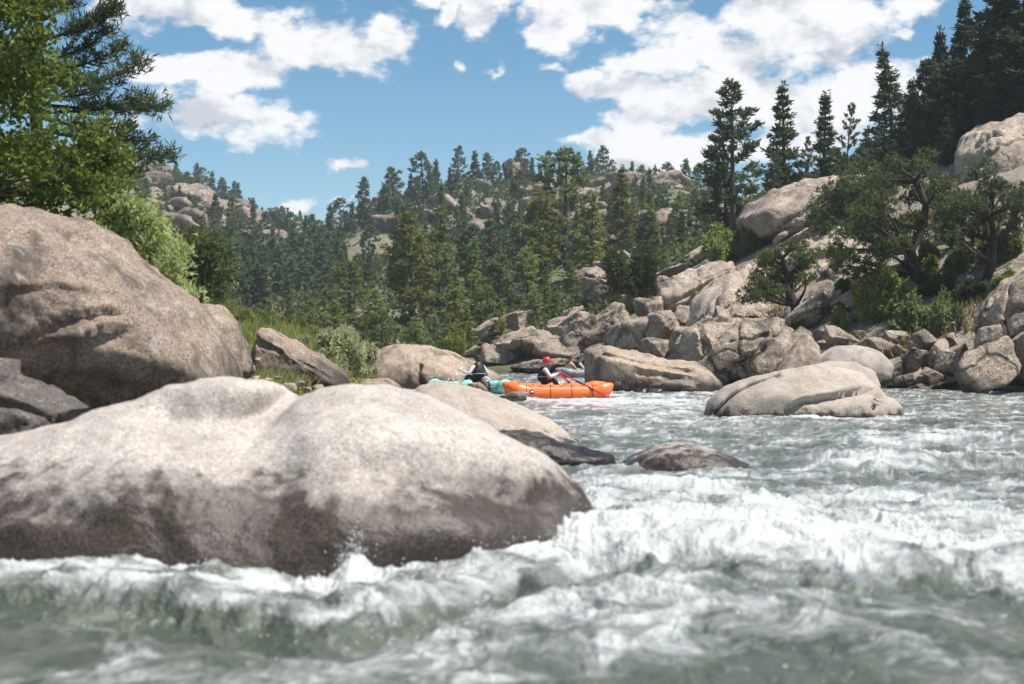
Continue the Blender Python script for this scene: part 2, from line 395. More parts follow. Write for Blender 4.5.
# standing wave in front of the pale rock, its face dark and its crest white
s, ins = line_s([(-260, 588), (-60, 596), (60, 600), (180, 606), (270, 618), (330, 622), (390, 606), (440, 592), (490, 580)])
s = s + jag * .16
H += ins * (.115 * (1 + .8 * fbm(wp * np.array([.9, .9, 1]), 2, 57)) * np.exp(-((s - .35) / .75) ** 2) * sstep(-.10, .16, s) - .13 * np.exp(-((s + .42) / .5) ** 2))
foam += ins * ((.50 + .75 * fbm(wp * np.array([1.3, 2.2, 1]), 3, 55)) * sstep(-.02, .12, s) * (1 - sstep(1.1, 2.6, s)) - .55 * np.exp(-((s + .25) / .3) ** 2))
# broad broken wave on the right
s, ins = line_s([(500, 560), (600, 556), (700, 560), (790, 566), (880, 574), (960, 584), (1060, 588), (1250, 590)])
s = s + jag * .35
H += ins * (.15 * np.exp(-((s - .9) / 1.3) ** 2) * sstep(-.7, .7, s) - .06 * np.exp(-((s + .6) / .6) ** 2))
foam += ins * (.55 * sstep(-.5, .4, s) * (1 - sstep(2.2, 4.5, s)) - .25 * np.exp(-((s + .5) / .5) ** 2))
for pts, a in (([(840, 470), (930, 464), (1060, 468), (1200, 470)], .12), ([(560, 505), (660, 498), (760, 506)], .08), ([(880, 446), (960, 440), (1080, 444)], .09), ([(600, 640), (760, 628), (960, 650)], .07)):
    s, ins = line_s(pts); s = s + jag * .5
    H += ins * a * (np.exp(-((s - .5) / .9) ** 2) - .5 * np.exp(-((s + .9) / .8) ** 2)); foam += ins * (.35 * np.exp(-((s - .5) / .8) ** 2) - .25 * np.exp(-((s + .7) / .7) ** 2))
for px, py, rx, ry, w in ((60, 560, 160, 26, .15), (250, 575, 130, 26, .2), (352, 560, 26, 26, .9), (450, 555, 100, 22, .45), (570, 545, 110, 25, .45), (595, 508, 30, 8, .5),
      (700, 525, 110, 28, .45), (850, 525, 160, 38, .75), (820, 560, 130, 20, .35), (960, 495, 110, 22, .35), (500, 615, 130, 40, .38), (640, 600, 130, 30, .25), (340, 655, 120, 30, .22),
      (640, 486, 70, 10, .5), (720, 470, 90, 8, .3), (1000, 446, 60, 9, .4), (920, 470, 70, 8, .25), (640, 402, 60, 7, .5), (570, 400, 60, 5, .5), (700, 388, 30, 5, .6), (800, 414, 110, 5, .45),
      (880, 440, 110, 12, .2), (650, 425, 90, 10, .2), (60, 650, 140, 30, -.15), (960, 640, 140, 40, -.2), (120, 625, 130, 14, -.12), (700, 640, 120, 30, -.05)):
    foam += w * blob(px, py, rx, ry)
H += .13 * blob(354, 572, 24, 26) * (1 + jag) + .08 * blob(597, 512, 16, 8)
fn = fbm(q * np.array([1.5, .75, 1]), 5, 61, .6)
ff = fbm(q * np.array([6.5, 4.0, 1]), 4, 71, .65)
st = fbm(np.stack([wx * 1.1 + 2.5 * fbm(wp * .5, 2, 8), wy * 2.6, 0 * wx], 1), 4, 91, .6)
FO = foam - .07 - .10 * sstep(14, 8, wd) + .50 * fn + .32 * ff + .34 * st + .14 * fbm(q * np.array([14, 9, 1]), 3, 75) + .30 * sstep(12, 40, wd)  # distance term pales far water as foam, in place of sky reflection
lump = sstep(0, .7, FO)
H += lump * (ff * .035 + fbm(q * np.array([15, 11, 1]), 3, 81) * .012) * near
H += sstep(50, 15, wd) * 0
FO = np.clip(FO, -1, 2)
_n = len(PYR); i, j = np.meshgrid(np.arange(len(PXR) - 1), np.arange(_n - 1), indexing='ij'); i = i.ravel(); j = j.ravel()
m, t, b = newmat('river_water')
pos = t('ShaderNodeNewGeometry').outputs['Position']
fo = t('ShaderNodeAttribute', attribute_name='foam').outputs['Fac']
mp = t('ShaderNodeMapping', {'Vector': pos, 'Scale': (1, .7, 1)}).outputs[0]
r1 = t.noise(mp, 7, 5, .62, .5); r2 = t.noise(mp, 30, 4, .65); r3 = t.noise(mp, 2.2, 4, .6, .8)
fx = t.math('ADD', fo, t.math('MULTIPLY', t.math('SUBTRACT', r1, .5), .75)); fx = t.math('ADD', fx, t.math('MULTIPLY', t.math('SUBTRACT', r2, .5), .7))
ff_ = t.ramp(fx, [(.02, .03), (.25, .22), (.5, .66), (1.0, .98)])
hh = t.math('ADD', t.math('MULTIPLY', r3, 1.0), t.math('ADD', t.math('MULTIPLY', r1, .42), t.math('MULTIPLY', r2, .10)))
bp = t('ShaderNodeBump', {'Height': hh, 'Strength': .85, 'Distance': .12}).outputs[0]
t.l.new(t.mix(t.rng(fx, -.55, .40, 0, 1, True), t.mix(t.ramp(r3, [(.35, 0.0), (.65, 1.0)]), (.035, .048, .030), (.085, .098, .072)), (.235, .25, .242)), b.inputs['Base Color'])
b.inputs['Roughness'].default_value = .13; b.inputs['IOR'].default_value = 1.33; b.inputs['Specular IOR Level'].default_value = .6
t.l.new(bp, b.inputs['Normal'])
fb = t('ShaderNodeBsdfPrincipled', {'Base Color': (.51, .525, .52, 1), 'Roughness': .65, 'Specular IOR Level': .25})
bp2 = t('ShaderNodeBump', {'Height': t.math('ADD', r1, t.math('MULTIPLY', r2, .6)), 'Strength': .8, 'Distance': .07}); t.l.new(bp2.outputs[0], fb.inputs['Normal'])
mx = t('ShaderNodeMixShader', {0: ff_, 1: b.outputs[0], 2: fb.outputs[0]})
t.l.new(mx.outputs[0], m.node_tree.nodes['Material Output'].inputs[0])
o = link('river', mk('river', np.stack([wx, wy, H], 1), [np.stack([i * _n + j, (i + 1) * _n + j, (i + 1) * _n + j + 1, i * _n + j + 1], 1)], m, attrs={'foam': ('POINT', FO)}))
tag(o, 'white water river rushing between boulders', 'river', kind='structure')
_WH = H.reshape(len(PXR), len(PYR))
def water_z(px, py):
    return float(_WH[np.abs(PXR - px).argmin(), np.abs(PYR - py).argmin()])
# spray thrown up along the crests: loose drops
rng = np.random.default_rng(5)
OCT = np.array([[1, 0, 0], [-1, 0, 0], [0, 1, 0], [0, -1, 0], [0, 0, 1], [0, 0, -1]], float)
OF = np.array([[0, 2, 4], [2, 1, 4], [1, 3, 4], [3, 0, 4], [2, 0, 5], [1, 2, 5], [3, 1, 5], [0, 3, 5]])
C = []; S = []
for px, py, sx, sy, n, up in ((354, 566, 11, 6, 420, .09), (597, 512, 10, 4, 160, .07), (330, 604, 60, 10, 110, .05), (180, 598, 110, 10, 110, .04), (470, 560, 70, 14, 260, .06), (850, 540, 140, 16, 700, .08), (690, 535, 90, 14, 300, .06), (960, 500, 90, 12, 200, .07)):
    a = rng.normal(px, sx, n); e = rng.normal(py, sy, n); d = dw(e)
    for k in range(n):
        z = water_z(a[k], e[k]); C.append([(a[k] - CX) / F * d[k], d[k], z + abs(rng.normal(0, up))]); S.append(rng.uniform(.002, .0065))
C = np.array(C); S = np.array(S)
V = (C[:, None, :] + OCT[None] * S[:, None, None] * np.array([1, 1, 1.2])).reshape(-1, 3)
Fc = (OF[None] + (np.arange(len(C)) * 6)[:, None, None]).reshape(-1, 3)
M['drops'] = plain('spray_drops', (.8, .82, .82), .3)
tag(link('spray', mk('spray', V, [Fc], M['drops'])), 'white spray drops above the breaking waves', 'spray', kind='stuff')
# ------------------------------------------------------------------ rocks
_ico = {}
def ico(n):
    if n not in _ico:
        bm = bmesh.new(); bmesh.ops.create_icosphere(bm, subdivisions=n, radius=1.0)
        _ico[n] = (np.array([v.co[:] for v in bm.verts]), np.array([[v.index for v in f.verts] for f in bm.faces])); bm.free()
    return _ico[n]
def vnorm(V, T_):
    n = np.cross(V[T_[:, 1]] - V[T_[:, 0]], V[T_[:, 2]] - V[T_[:, 0]]); out = np.zeros_like(V)
    for k in range(3): np.add.at(out, T_[:, k], n)
    return out / (np.linalg.norm(out, axis=1)[:, None] + 1e-12)
def facet(D, seed, n=13, p=16, lo=.72):
    g = np.random.default_rng(seed); N = g.normal(size=(n, 3)); N /= np.linalg.norm(N, axis=1)[:, None]
    N = np.concatenate([N, np.eye(3), -np.eye(3)]); h = np.concatenate([g.uniform(lo, 1.0, n), np.ones(6)])
    q = np.clip(D @ N.T / h, 0, None)
    return (q ** p).sum(1) ** (-1 / p)

def put_rock(name, V, faces, mat, label, group, cat='boulder'):
    o0 = np.array([V[:, 0].mean(), V[:, 1].mean(), V[:, 2].min()])
    o = link(name, mk(name, V - o0, [faces], mat), loc=o0)
    return tag(o, label, cat, group)

def joints(V, seed, dep, n=16):
    g = np.random.default_rng(seed + 500); lo, hi = V.min(0), V.max(0)
    th = g.uniform(.3, .8); c_, s_ = math.cos(th), math.sin(th)
    S = g.uniform(lo, hi, (n, 3)); Mx = np.array([[c_ * .7, 0, s_ * .7], [0, .8, 0], [-s_ * 2.2, 0, c_ * 2.2]])
    Q = V + .05 * (hi - lo).mean() * np.stack([fbm(V * .8, 3, seed + 1), fbm(V * .8, 3, seed + 2), fbm(V * .8, 3, seed + 3)], 1)
    D = np.linalg.norm((Q[:, None, :] - S[None]) @ Mx.T, axis=2); o_ = np.sort(D, 1)[:, :2]; k = D.argmin(1)
    w = (hi - lo).mean() * .018
    return g.uniform(-.5, .5, n)[k] * dep * 1.6 * sstep(0, w * 1.2, o_[:, 1] - o_[:, 0]) - dep * .9 * (1 - sstep(0, w, o_[:, 1] - o_[:, 0]))

def hero(label, outline, d, D, mat, sub=6, seed=1, boxy=2.3, lean=0.0, amp=((.9, .10), (3.2, .035), (11, .010)), creases=(), fac=0.0, centre=None, dents=(), rid=0.0, group=None, ledges=(), name='boulder'):
    """a rock with the photographed silhouette at distance d, half as deep as D says, its faces sculpted"""
    U, Fc = ico(sub)
    poly = np.array([[(a - CX) / F * d, CAMZ + (CY - q) / F * d] for a, q in outline])
    if centre is None:
        x, z = poly[:, 0], poly[:, 1]; x2, z2 = np.roll(x, -1), np.roll(z, -1); cr = x * z2 - x2 * z
        c = np.array([((x + x2) * cr).sum(), ((z + z2) * cr).sum()]) / (3 * cr.sum())
    else: c = np.array([(centre[0] - CX) / F * d, CAMZ + (CY - centre[1]) / F * d])
    A = np.linspace(-math.pi, math.pi, 721); rr = np.zeros(721)
    a0 = poly - c; a1 = np.roll(poly, -1, 0) - c
    for k, al in enumerate(A):
        u = np.array([math.cos(al), math.sin(al)]); e = a1 - a0
        den = u[0] * e[:, 1] - u[1] * e[:, 0]; den = np.where(np.abs(den) < 1e-9, 1e-9, den)
        tt = (a0[:, 0] * e[:, 1] - a0[:, 1] * e[:, 0]) / den; ss = (a0[:, 0] * u[1] - a0[:, 1] * u[0]) / den
        ok = (ss >= -1e-6) & (ss <= 1 + 1e-6) & (tt > 0); rr[k] = tt[ok].max() if ok.any() else rr[k - 1]
    for _ in range(5): rr[1:-1] = (rr[:-2] + 2 * rr[1:-1] + rr[2:]) / 4
    r = np.hypot(U[:, 0], U[:, 2]); al = np.arctan2(U[:, 2], U[:, 0])
    k = (r ** boxy + np.abs(U[:, 1]) ** boxy) ** (-1 / boxy)
    rad = np.interp(al, A, rr) * r * k
    yy = U[:, 1] * k
    if fac: yy = yy * (1 - fac + fac * facet(U, seed + 50, 12, 18, .6) / 1.0)
    V = np.stack([c[0] + rad * np.cos(al), d + D * yy, c[1] + rad * np.sin(al)], 1)
    V[:, 1] += lean * (V[:, 2] - c[1])
    front = 1 - sstep(-.1, .45, U[:, 1])
    if creases or dents:
        px = CX + V[:, 0] / V[:, 1] * F; py = CY - (V[:, 2] - CAMZ) / V[:, 1] * F
    for (cx_, cy_, rx, ry, dep) in dents:      # a swelling (negative) or a hollow (positive) of the front
        V[:, 1] += dep * np.exp(-((px - cx_) / rx) ** 2 - ((py - cy_) / ry) ** 2) * front
    for pts, w, dep in creases:
        p = np.array(pts, float); best = np.full(len(V), 1e9); below = np.zeros(len(V))
        for a_, b_ in zip(p[:-1], p[1:]):
            e = b_ - a_; s = np.clip(((px - a_[0]) * e[0] + (py - a_[1]) * e[1]) / (e @ e), 0, 1)
            dd = np.hypot(px - a_[0] - s * e[0], py - a_[1] - s * e[1]); best = np.minimum(best, dd)
        g = np.exp(-(best / w) ** 2) * front * dep
        V[:, 1] += g; V[:, 2] -= g * .25
    N = vnorm(V, Fc)
    dsp = 0
    if ledges: px = CX + V[:, 0] / V[:, 1] * F; py = CY - (V[:, 2] - CAMZ) / V[:, 1] * F
    for pts, w, reach, dep in ledges:          # an overhanging step: the rock below the line lies deeper
        p = np.array(pts, float); jx = 2.2 * fbm(V * 2.2, 3, seed + 8)
        yl = np.interp(px, p[:, 0], p[:, 1]); sd = py + jx - yl
        tx = (px - p[0, 0]) / (p[-1, 0] - p[0, 0]); fade = sstep(0, .25, tx) * (1 - sstep(.75, 1, tx))
        dsp = dsp - dep * fade * front * sstep(-w, w, sd) * np.exp(-np.clip(sd, 0, None) / reach) + dep * .3 * fade * front * np.exp(-((sd + w * 2) / (w * 2.5)) ** 2)
    for f_, a_ in amp: dsp = dsp + a_ * fbm(V * f_ + seed * 3.1, 4, seed)
    if rid:                                     # joints: the rock is broken into flat sided blocks
        dsp = dsp + joints(V, seed, rid)
    V = V + N * np.asarray(dsp)[:, None]
    return put_rock(name, V, Fc, M[mat], label, group)

def block(label, px, py, rx, ry, mat='bank', d=None, seed=1, deep=1.0, tilt=0.0, sub=5, planes=9, p=14, group=None, sink=.75, amp=.045, lo=.62, fr=0, name='boulder', cat='boulder'):
    """a fractured block of granite: planes cut from a ball, worn at the edges"""
    if d is None:
        d = hit(px, py + ry * sink) or 70
    U, Fc = ico(sub)
    V = U * facet(U, seed, planes, p, lo)[:, None]
    g = np.random.default_rng(seed + 9); az = g.uniform(0, 6.28); c_, s_ = math.cos(az), math.sin(az)
    V = np.stack([V[:, 0] * c_ - V[:, 1] * s_, V[:, 0] * s_ + V[:, 1] * c_, V[:, 2]], 1)
    V = V / np.abs(V).max(0)
    k = d / F; size = (rx + ry) / 2 * k
    V = V * np.array([rx * k, size * deep, ry * k])
    if tilt:
        c_, s_ = math.cos(tilt), math.sin(tilt); V = np.stack([V[:, 0] * c_ - V[:, 2] * s_, V[:, 1], V[:, 0] * s_ + V[:, 2] * c_], 1)
    N = vnorm(V, Fc); Q = V / size + seed * 5.3
    if fr: V = V + N * (joints(Q * 1.0, seed, .085, 6) * size)[:, None]
    V = V + N * (size * (amp * 1.4 * fbm(Q * 1.3, 4, seed) + amp * .9 * (ridge(Q * 1.7, 3, seed + 3) - 1) + amp * .3 * fbm(Q * 7, 3, seed + 5)))[:, None]
    c = P(px, py, d); c[1] += size * deep * .35
    return put_rock(name, V + c, Fc, M[mat], label, group, cat)

# --- the named rocks of the river, nearest first
hero('huge pale speckled rock with dark wet foot, nearest in the rapids',
     [(-190, 452), (-60, 444), (0, 436), (55, 423), (95, 409), (135, 400), (180, 393), (215, 386), (240, 384), (262, 388), (276, 396), (287, 402), (300, 396), (318, 389), (345, 385), (385, 388), (425, 398), (462, 416), (500, 438), (545, 464), (580, 489), (600, 515), (560, 620), (300, 660), (-190, 640)],
     12.2, 2.1, 'front', sub=7, seed=4, boxy=2.15, lean=.45, centre=(230, 520), amp=((.7, .05), (2.4, .022), (9, .007)),
     dents=((90, 470, 120, 50, -.22), (450, 500, 110, 60, -.30), (265, 455, 45, 60, .30), (215, 425, 70, 14, .18), (330, 425, 60, 20, -.10), (500, 440, 50, 14, .15)),
     ledges=(([(130, 412), (165, 405), (205, 402), (245, 404), (270, 400), (286, 392), (300, 392)], 4, 22, .22), ([(330, 470), (390, 456), (450, 458), (540, 486), (600, 505)], 12, 60, .22)))
hero('massive tan boulder with a dark overhung ledge, below the leafy tree',
     [(-190, 300), (-70, 228), (0, 214), (45, 215), (90, 223), (122, 238), (140, 258), (158, 275), (178, 290), (200, 312), (222, 345), (238, 378), (236, 410), (150, 440), (0, 450), (-190, 450)],
     18.0, 2.3, 'left', sub=7, seed=11, boxy=2.35, lean=.0, centre=(20, 305), amp=((.6, .10), (1.9, .05), (7, .018)),
     dents=((30, 265, 120, 40, -.2), (200, 370, 40, 50, -.15), (90, 395, 110, 30, .45)),
     ledges=(([(-20, 372), (10, 350), (40, 328), (62, 318), (85, 311), (112, 309), (138, 318)], 1.6, 10, .13), ([(20, 352), (48, 344), (75, 342), (108, 328), (140, 324)], 2, 16, .20), ([(60, 231), (76, 230), (86, 234), (98, 238)], 1.5, 4, .10), ([(-60, 300), (0, 288), (60, 284), (130, 296)], 2.5, 10, .06)))
hero('dark wet striated rock low at the left edge of the river',
     [(-120, 410), (-50, 372), (0, 370), (28, 376), (55, 384), (78, 395), (92, 405), (80, 440), (20, 470), (-120, 470)],
     15.0, 1.0, 'dark', sub=6, seed=15, rid=.12, fac=.3, amp=((1.1, .07), (4, .03), (12, .008)), creases=(([(-10, 400), (25, 408), (60, 425)], 4, .12),))
hero('second pale smooth rock tucked behind the huge speckled one',
     [(405, 400), (420, 386), (442, 383), (470, 389), (505, 400), (535, 414), (565, 430), (582, 443), (575, 462), (470, 470), (405, 450)],
     22.5, 1.2, 'pale', sub=6, seed=21, lean=.4, amp=((.9, .05), (3.5, .02), (11, .006)))
hero('low dark wet rock beside the pale smooth one, half awash',
     [(488, 440), (500, 431), (525, 430), (550, 437), (580, 448), (612, 455), (618, 470), (560, 490), (490, 480)],
     18.6, .6, 'dark', sub=6, seed=23, amp=((1.2, .05), (4, .02), (12, .006)))
hero('rounded grey rock alone mid river with water sliding off it',
     [(616, 466), (636, 455), (658, 446), (688, 444), (714, 450), (736, 460), (754, 466), (752, 485), (610, 485)],
     18.4, .75, 'grey', sub=6, seed=26, amp=((1.2, .04), (4, .018), (12, .006)))
hero('long pillow shaped boulder with diagonal grooves in open water',
     [(704, 412), (712, 398), (728, 386), (748, 379), (775, 372), (805, 367), (838, 367), (862, 373), (876, 385), (884, 393), (900, 406), (896, 425), (800, 432), (706, 425)],
     32.0, 1.5, 'pale', sub=6, seed=31, boxy=2.4, lean=.5, amp=((.6, .06), (2.5, .025), (8, .010)),
     creases=(([(716, 413), (730, 398), (748, 386), (778, 375)], 2.4, .30), ([(874, 408), (878, 398), (886, 396)], 2.0, .22)),
     dents=((780, 395, 30, 12, -.15),), ledges=(([(775, 412), (800, 401), (830, 393), (858, 389), (885, 392)], 1.2, 6, .22),))
hero('brown wedge shaped boulder behind the bow of the orange raft',
     [(588, 352), (600, 347), (618, 351), (642, 357), (668, 361), (692, 364), (708, 373), (720, 384), (716, 398), (640, 402), (592, 400), (587, 372)],
     47.5, 2.0, 'tan', sub=6, seed=35, boxy=3.0, lean=.25, fac=.25, amp=((.5, .12), (1.8, .07), (6, .025)),
     creases=(([(604, 353), (640, 362), (690, 370)], 2.0, .25), ([(640, 372), (690, 378)], 2.5, .12)))
hero('broad smooth boulder on the bank behind the teal raft',
     [(354, 385), (359, 366), (374, 352), (398, 345), (425, 346), (448, 352), (475, 364), (500, 378), (522, 391), (515, 405), (360, 405)],
     49.5, 2.2, 'tan', sub=6, seed=38, boxy=2.5, lean=.3, amp=((.5, .10), (1.8, .05), (6, .02)), creases=(([(424, 388), (419, 372), (421, 366)], 1.6, .25),))
hero('brownish rock slab leaning against the left bank grass',
     [(252, 388), (255, 350), (262, 328), (272, 330), (290, 340), (316, 354), (345, 374), (354, 390), (300, 396)],
     29.0, 1.0, 'left', sub=6, seed=41, boxy=3.4, fac=.5, lean=.2, amp=((.8, .07), (2.4, .05), (8, .02)), creases=(([(258, 342), (280, 352), (272, 372)], 2.4, .06), ([(290, 352), (330, 378)], 2.0, .04)))
hero('weathered upright rock wedged between the massive boulder and the grass',
     [(190, 312), (203, 305), (222, 308), (236, 322), (246, 345), (253, 372), (240, 386), (190, 386)],
     21.5, .8, 'left', sub=6, seed=44, boxy=3, fac=.3, amp=((.8, .06), (2.6, .035), (9, .012)))
hero('flat grey rock shelf at the waterline left of the teal raft',
     [(338, 391), (345, 383), (365, 379), (388, 379), (400, 386), (404, 396), (340, 398)],
     39.0, .9, 'tan', sub=5, seed=47, boxy=2.6, amp=((.8, .05), (3, .03)))
hero('tall fractured cliff block at the right edge above the rubble',
     [(984, 345), (986, 316), (996, 297), (1014, 281), (1036, 268), (1085, 252), (1160, 270), (1190, 400), (1020, 404), (982, 380)],
     47.5, 2.4, 'bank', sub=7, seed=52, boxy=3.2, fac=.45, rid=.30, lean=.25, amp=((.35, .25), (1.1, .08), (4, .03)),
     creases=(([(964, 338), (992, 334), (1010, 338), (1024, 330)], 2.5, .55), ([(1012, 290), (1006, 315), (1012, 336)], 2.2, .4), ([(1030, 350), (990, 362), (968, 385)], 3, .6)))
for i, (px, py, rx, ry, d, lab) in enumerate((
      (994, 338, 17, 13, 44.8, 'squarish block jammed under the right cliff block'),
      (990, 366, 34, 22, 44.5, 'slanted brown slab at the foot of the right cliff block'),
      (1018, 392, 20, 7, 45.5, 'small flat rock in the water below the right cliff block'),
      (1036, 352, 20, 22, 45, 'rough block at the right edge below the overhang'))):
    block(lab, px, py, rx, ry, 'bank', d, 300 + i, planes=10, tilt=(.0, .35, 0, .2)[i])
block('thin dark stone awash below the brown wedge boulder', 649, 391, 17, 3.5, 'dark', 44.5, 310, sub=4)
# stones round the teal raft's stern
block('small black wet rock between the two rafts', 484, 386, 8, 9, 'dark', 40.2, 312, planes=7, deep=.8)
block('rounded pinkish stone below the stern of the teal raft', 478, 392, 11, 9, 'tan', 38.6, 313, planes=7)
block('low grey stone in front of the orange stern', 513, 398, 16, 6, 'grey', 38.6, 314, planes=7)
block('pale rounded stone hiding the bow of the teal raft', 440, 393, 20, 11, 'pale', 38.4, 315, planes=6, p=8)
# stones on the gravel strip
rr = random.Random(3)
for i, (px, py, r) in enumerate(((248, 386, 7), (262, 390, 6), (275, 386, 5), (290, 389, 10), (300, 384, 5), (240, 380, 6), (256, 378, 4), (268, 380, 4), (251, 368, 4), (246, 360, 4), (257, 360, 3.5), (308, 390, 5), (318, 388, 6), (232, 391, 5), (278, 378, 3.5), (252, 372, 3))):
    block('small rounded stone on the gravel beside the massive tan boulder', px, py, r, r * .6, 'tan', 23.5 + .2 * i / 3, 330 + i, sub=3, planes=6, p=8, group='stones on the left gravel strip', amp=.03, name='stone', cat='stone')

# --- right bank: rubble, cliffs and slabs
G1 = 'fallen granite blocks along the right bank'
rub = [(738, 358, 26, 26, 0), (763, 372, 18, 12, 1), (800, 352, 17, 22, 2), (786, 365, 22, 14, 3), (820, 338, 13, 8, 4), (843, 341, 27, 11, 5), (878, 350, 18, 12, 6), (900, 338, 12, 9, 7), (925, 345, 17, 14, 8), (912, 362, 14, 13, 9),
       (893, 371, 13, 9, 10), (873, 366, 15, 9, 11), (938, 356, 16, 13, 12), (948, 342, 15, 9, 13), (930, 376, 17, 10, 14), (955, 366, 15, 15, 15), (905, 381, 16, 7, 16), (884, 382, 20, 10, 17), (862, 352, 11, 8, 18), (955, 326, 10, 9, 19),
       (846, 361, 17, 9, 20), (815, 375, 22, 7, 21), (722, 376, 16, 9, 22), (942, 322, 12, 6, 23), (964, 352, 9, 9, 24), (918, 330, 10, 5, 25), (860, 335, 8, 5, 26), (900, 351, 8, 6, 27), (775, 352, 10, 9, 28), (757, 383, 12, 6, 29), (920, 388, 9, 4, 30), (945, 386, 13, 4, 31), (865, 384, 10, 5, 32)]
for px, py, rx, ry, i in rub:
    lab = {0: 'large cracked block behind the pillow shaped boulder', 2: 'tall upright pale block at the end of the rubble bank', 5: 'long slanting grey block on top of the rubble', 8: 'sharp pale angular block topmost of the rubble', 17: 'broad bright block right behind the pillow shaped boulder'}.get(i)
    block(lab or 'angular tan block in the rubble along the right waterline', px, py, rx * 1.08, ry * 1.1, 'bank', None, 400 + i, planes=11, tilt=rr.uniform(-.4, .4), group=None if lab else G1, p=44, lo=.5, amp=.04)
hero('smooth grey rounded rock behind the pillow shaped boulder', [(808, 372), (818, 356), (838, 346), (862, 345), (882, 352), (894, 366), (890, 380), (812, 382)], 48.2, 1.0, 'grey', sub=5, seed=81, boxy=2.2, lean=.4, amp=((.7, .06), (2.5, .03)))
hero('smooth pale rounded rock left of the smooth grey one', [(782, 386), (790, 374), (806, 366), (830, 362), (856, 362), (874, 372), (880, 390), (790, 394)], 46.0, 1.0, 'pale', sub=5, seed=82, boxy=2.2, lean=.4, amp=((.7, .06), (2.5, .03)))
hero('warm tan pointed rock rising beside the smooth grey one', [(772, 384), (782, 362), (796, 344), (808, 333), (818, 346), (822, 368), (816, 388)], 48.8, .9, 'tan', sub=5, seed=83, boxy=2.6, lean=.3, fac=.3, amp=((.7, .08), (2.5, .04)))
G2 = 'jumbled granite blocks of the mid river cliff'
cl = [(497, 332, 26, 15, 0), (530, 345, 34, 16, 1), (518, 326, 22, 12, 2), (562, 330, 18, 16, 3), (585, 336, 28, 22, 4), (607, 330, 24, 26, 5), (632, 342, 26, 24, 6), (560, 352, 24, 12, 7), (505, 356, 22, 8, 8), (478, 352, 18, 7, 9), (470, 338, 16, 8, 10),
      (620, 308, 12, 12, 11), (598, 296, 22, 14, 12), (607, 272, 14, 14, 13), (592, 278, 16, 10, 14), (626, 262, 11, 10, 15), (577, 318, 16, 9, 16), (652, 312, 16, 16, 17), (640, 288, 12, 14, 18), (668, 332, 20, 18, 19), (656, 352, 26, 14, 20), (684, 318, 16, 12, 21), (672, 296, 18, 14, 22),
      (545, 366, 30, 6, 23), (450, 340, 14, 6, 24), (462, 348, 12, 6, 25), (606, 356, 22, 12, 26), (583, 360, 16, 8, 27), (640, 360, 20, 10, 28), (690, 338, 18, 14, 29)]
for px, py, rx, ry, i in cl:
    lab = {5: 'tall cliff block with a sheer face above the far raft', 12: 'pale sloping block on the cliff below the juniper bush', 23: 'long flat pale shelf at the far waterline', 1: 'large light block leaning down to the far waterline'}.get(i)
    block(lab or 'jointed grey tan block in the cliff behind the rafts', px, py, rx * 1.12, ry * 1.12, 'bank', None, 500 + i, planes=9, tilt=rr.uniform(-.5, .3), group=None if lab else G2, p=36, deep=1.2, lo=.5, fr=1)
# slabs of the right slope
hero('large jointed rock face above the waterline left of the rubble', [(676, 352), (686, 330), (712, 322), (745, 321), (775, 326), (800, 338), (800, 372), (760, 388), (690, 386), (676, 372)], 53.0, 2.4, 'bank', sub=6, seed=62, boxy=3.2, fac=.45, rid=.25, lean=.3, amp=((.35, .2), (1.1, .07), (4, .03)), creases=(([(700, 326), (706, 350), (722, 376)], 2, .4), ([(740, 324), (738, 350), (750, 372)], 1.6, .3)))
hero('pale smooth granite dome high on the right slope', [(740, 222), (752, 206), (778, 193), (800, 184), (828, 178), (856, 174), (880, 182), (886, 210), (860, 232), (800, 244), (752, 240)], 83, 5.0, 'slab', sub=6, seed=64, boxy=2.6, lean=.9, amp=((.25, .35), (.8, .15), (3, .05)), creases=(([(780, 226), (812, 208), (826, 196)], 1.6, .5), ([(745, 232), (790, 228), (850, 214)], 1.6, .4)))
hero('long pale slab running down the slope under the bonsai pine', [(690, 330), (700, 305), (730, 285), (770, 265), (812, 240), (850, 224), (872, 236), (858, 275), (838, 310), (800, 330), (740, 338)], 66, 3.0, 'slab', sub=6, seed=66, boxy=2.8, lean=1.1, fac=.25, rid=.3, amp=((.3, .35), (.9, .2), (3, .06)), creases=(([(700, 318), (760, 292), (830, 250)], 1.8, .5), ([(760, 330), (800, 290), (835, 262)], 1.8, .5), ([(720, 300), (735, 322)], 1.5, .4)))
hero('pale slab with dark joints left of the bonsai pine', [(655, 300), (672, 280), (700, 268), (722, 262), (738, 270), (728, 292), (700, 306), (668, 312)], 79, 2.5, 'slab', sub=6, seed=68, boxy=2.8, lean=.9, fac=.3, amp=((.3, .3), (.9, .15), (3, .05)), creases=(([(668, 306), (700, 288), (730, 274)], 1.6, .4),))
hero('steep pale slab at the upper right under the dark pines', [(958, 182), (962, 150), (978, 130), (1002, 117), (1030, 110), (1090, 110), (1100, 190), (1060, 215), (1010, 205), (975, 200)], 70, 3.5, 'slab', sub=6, seed=70, boxy=2.6, lean=.9, fac=.2, rid=.25, amp=((.3, .3), (.9, .15), (3, .05)), creases=(([(965, 178), (1000, 150), (1040, 128)], 1.6, .4),))
hero('pale slab showing between the big twisted pine and the bonsai like pine', [(806, 334), (812, 304), (832, 272), (858, 246), (884, 238), (890, 262), (872, 300), (850, 328)], 61.0, 2.0, 'slab', sub=6, seed=72, boxy=2.8, lean=1.1, fac=.25, rid=.2, amp=((.3, .3), (.9, .12), (3, .04)))
G3 = 'granite outcrops on the right slope'
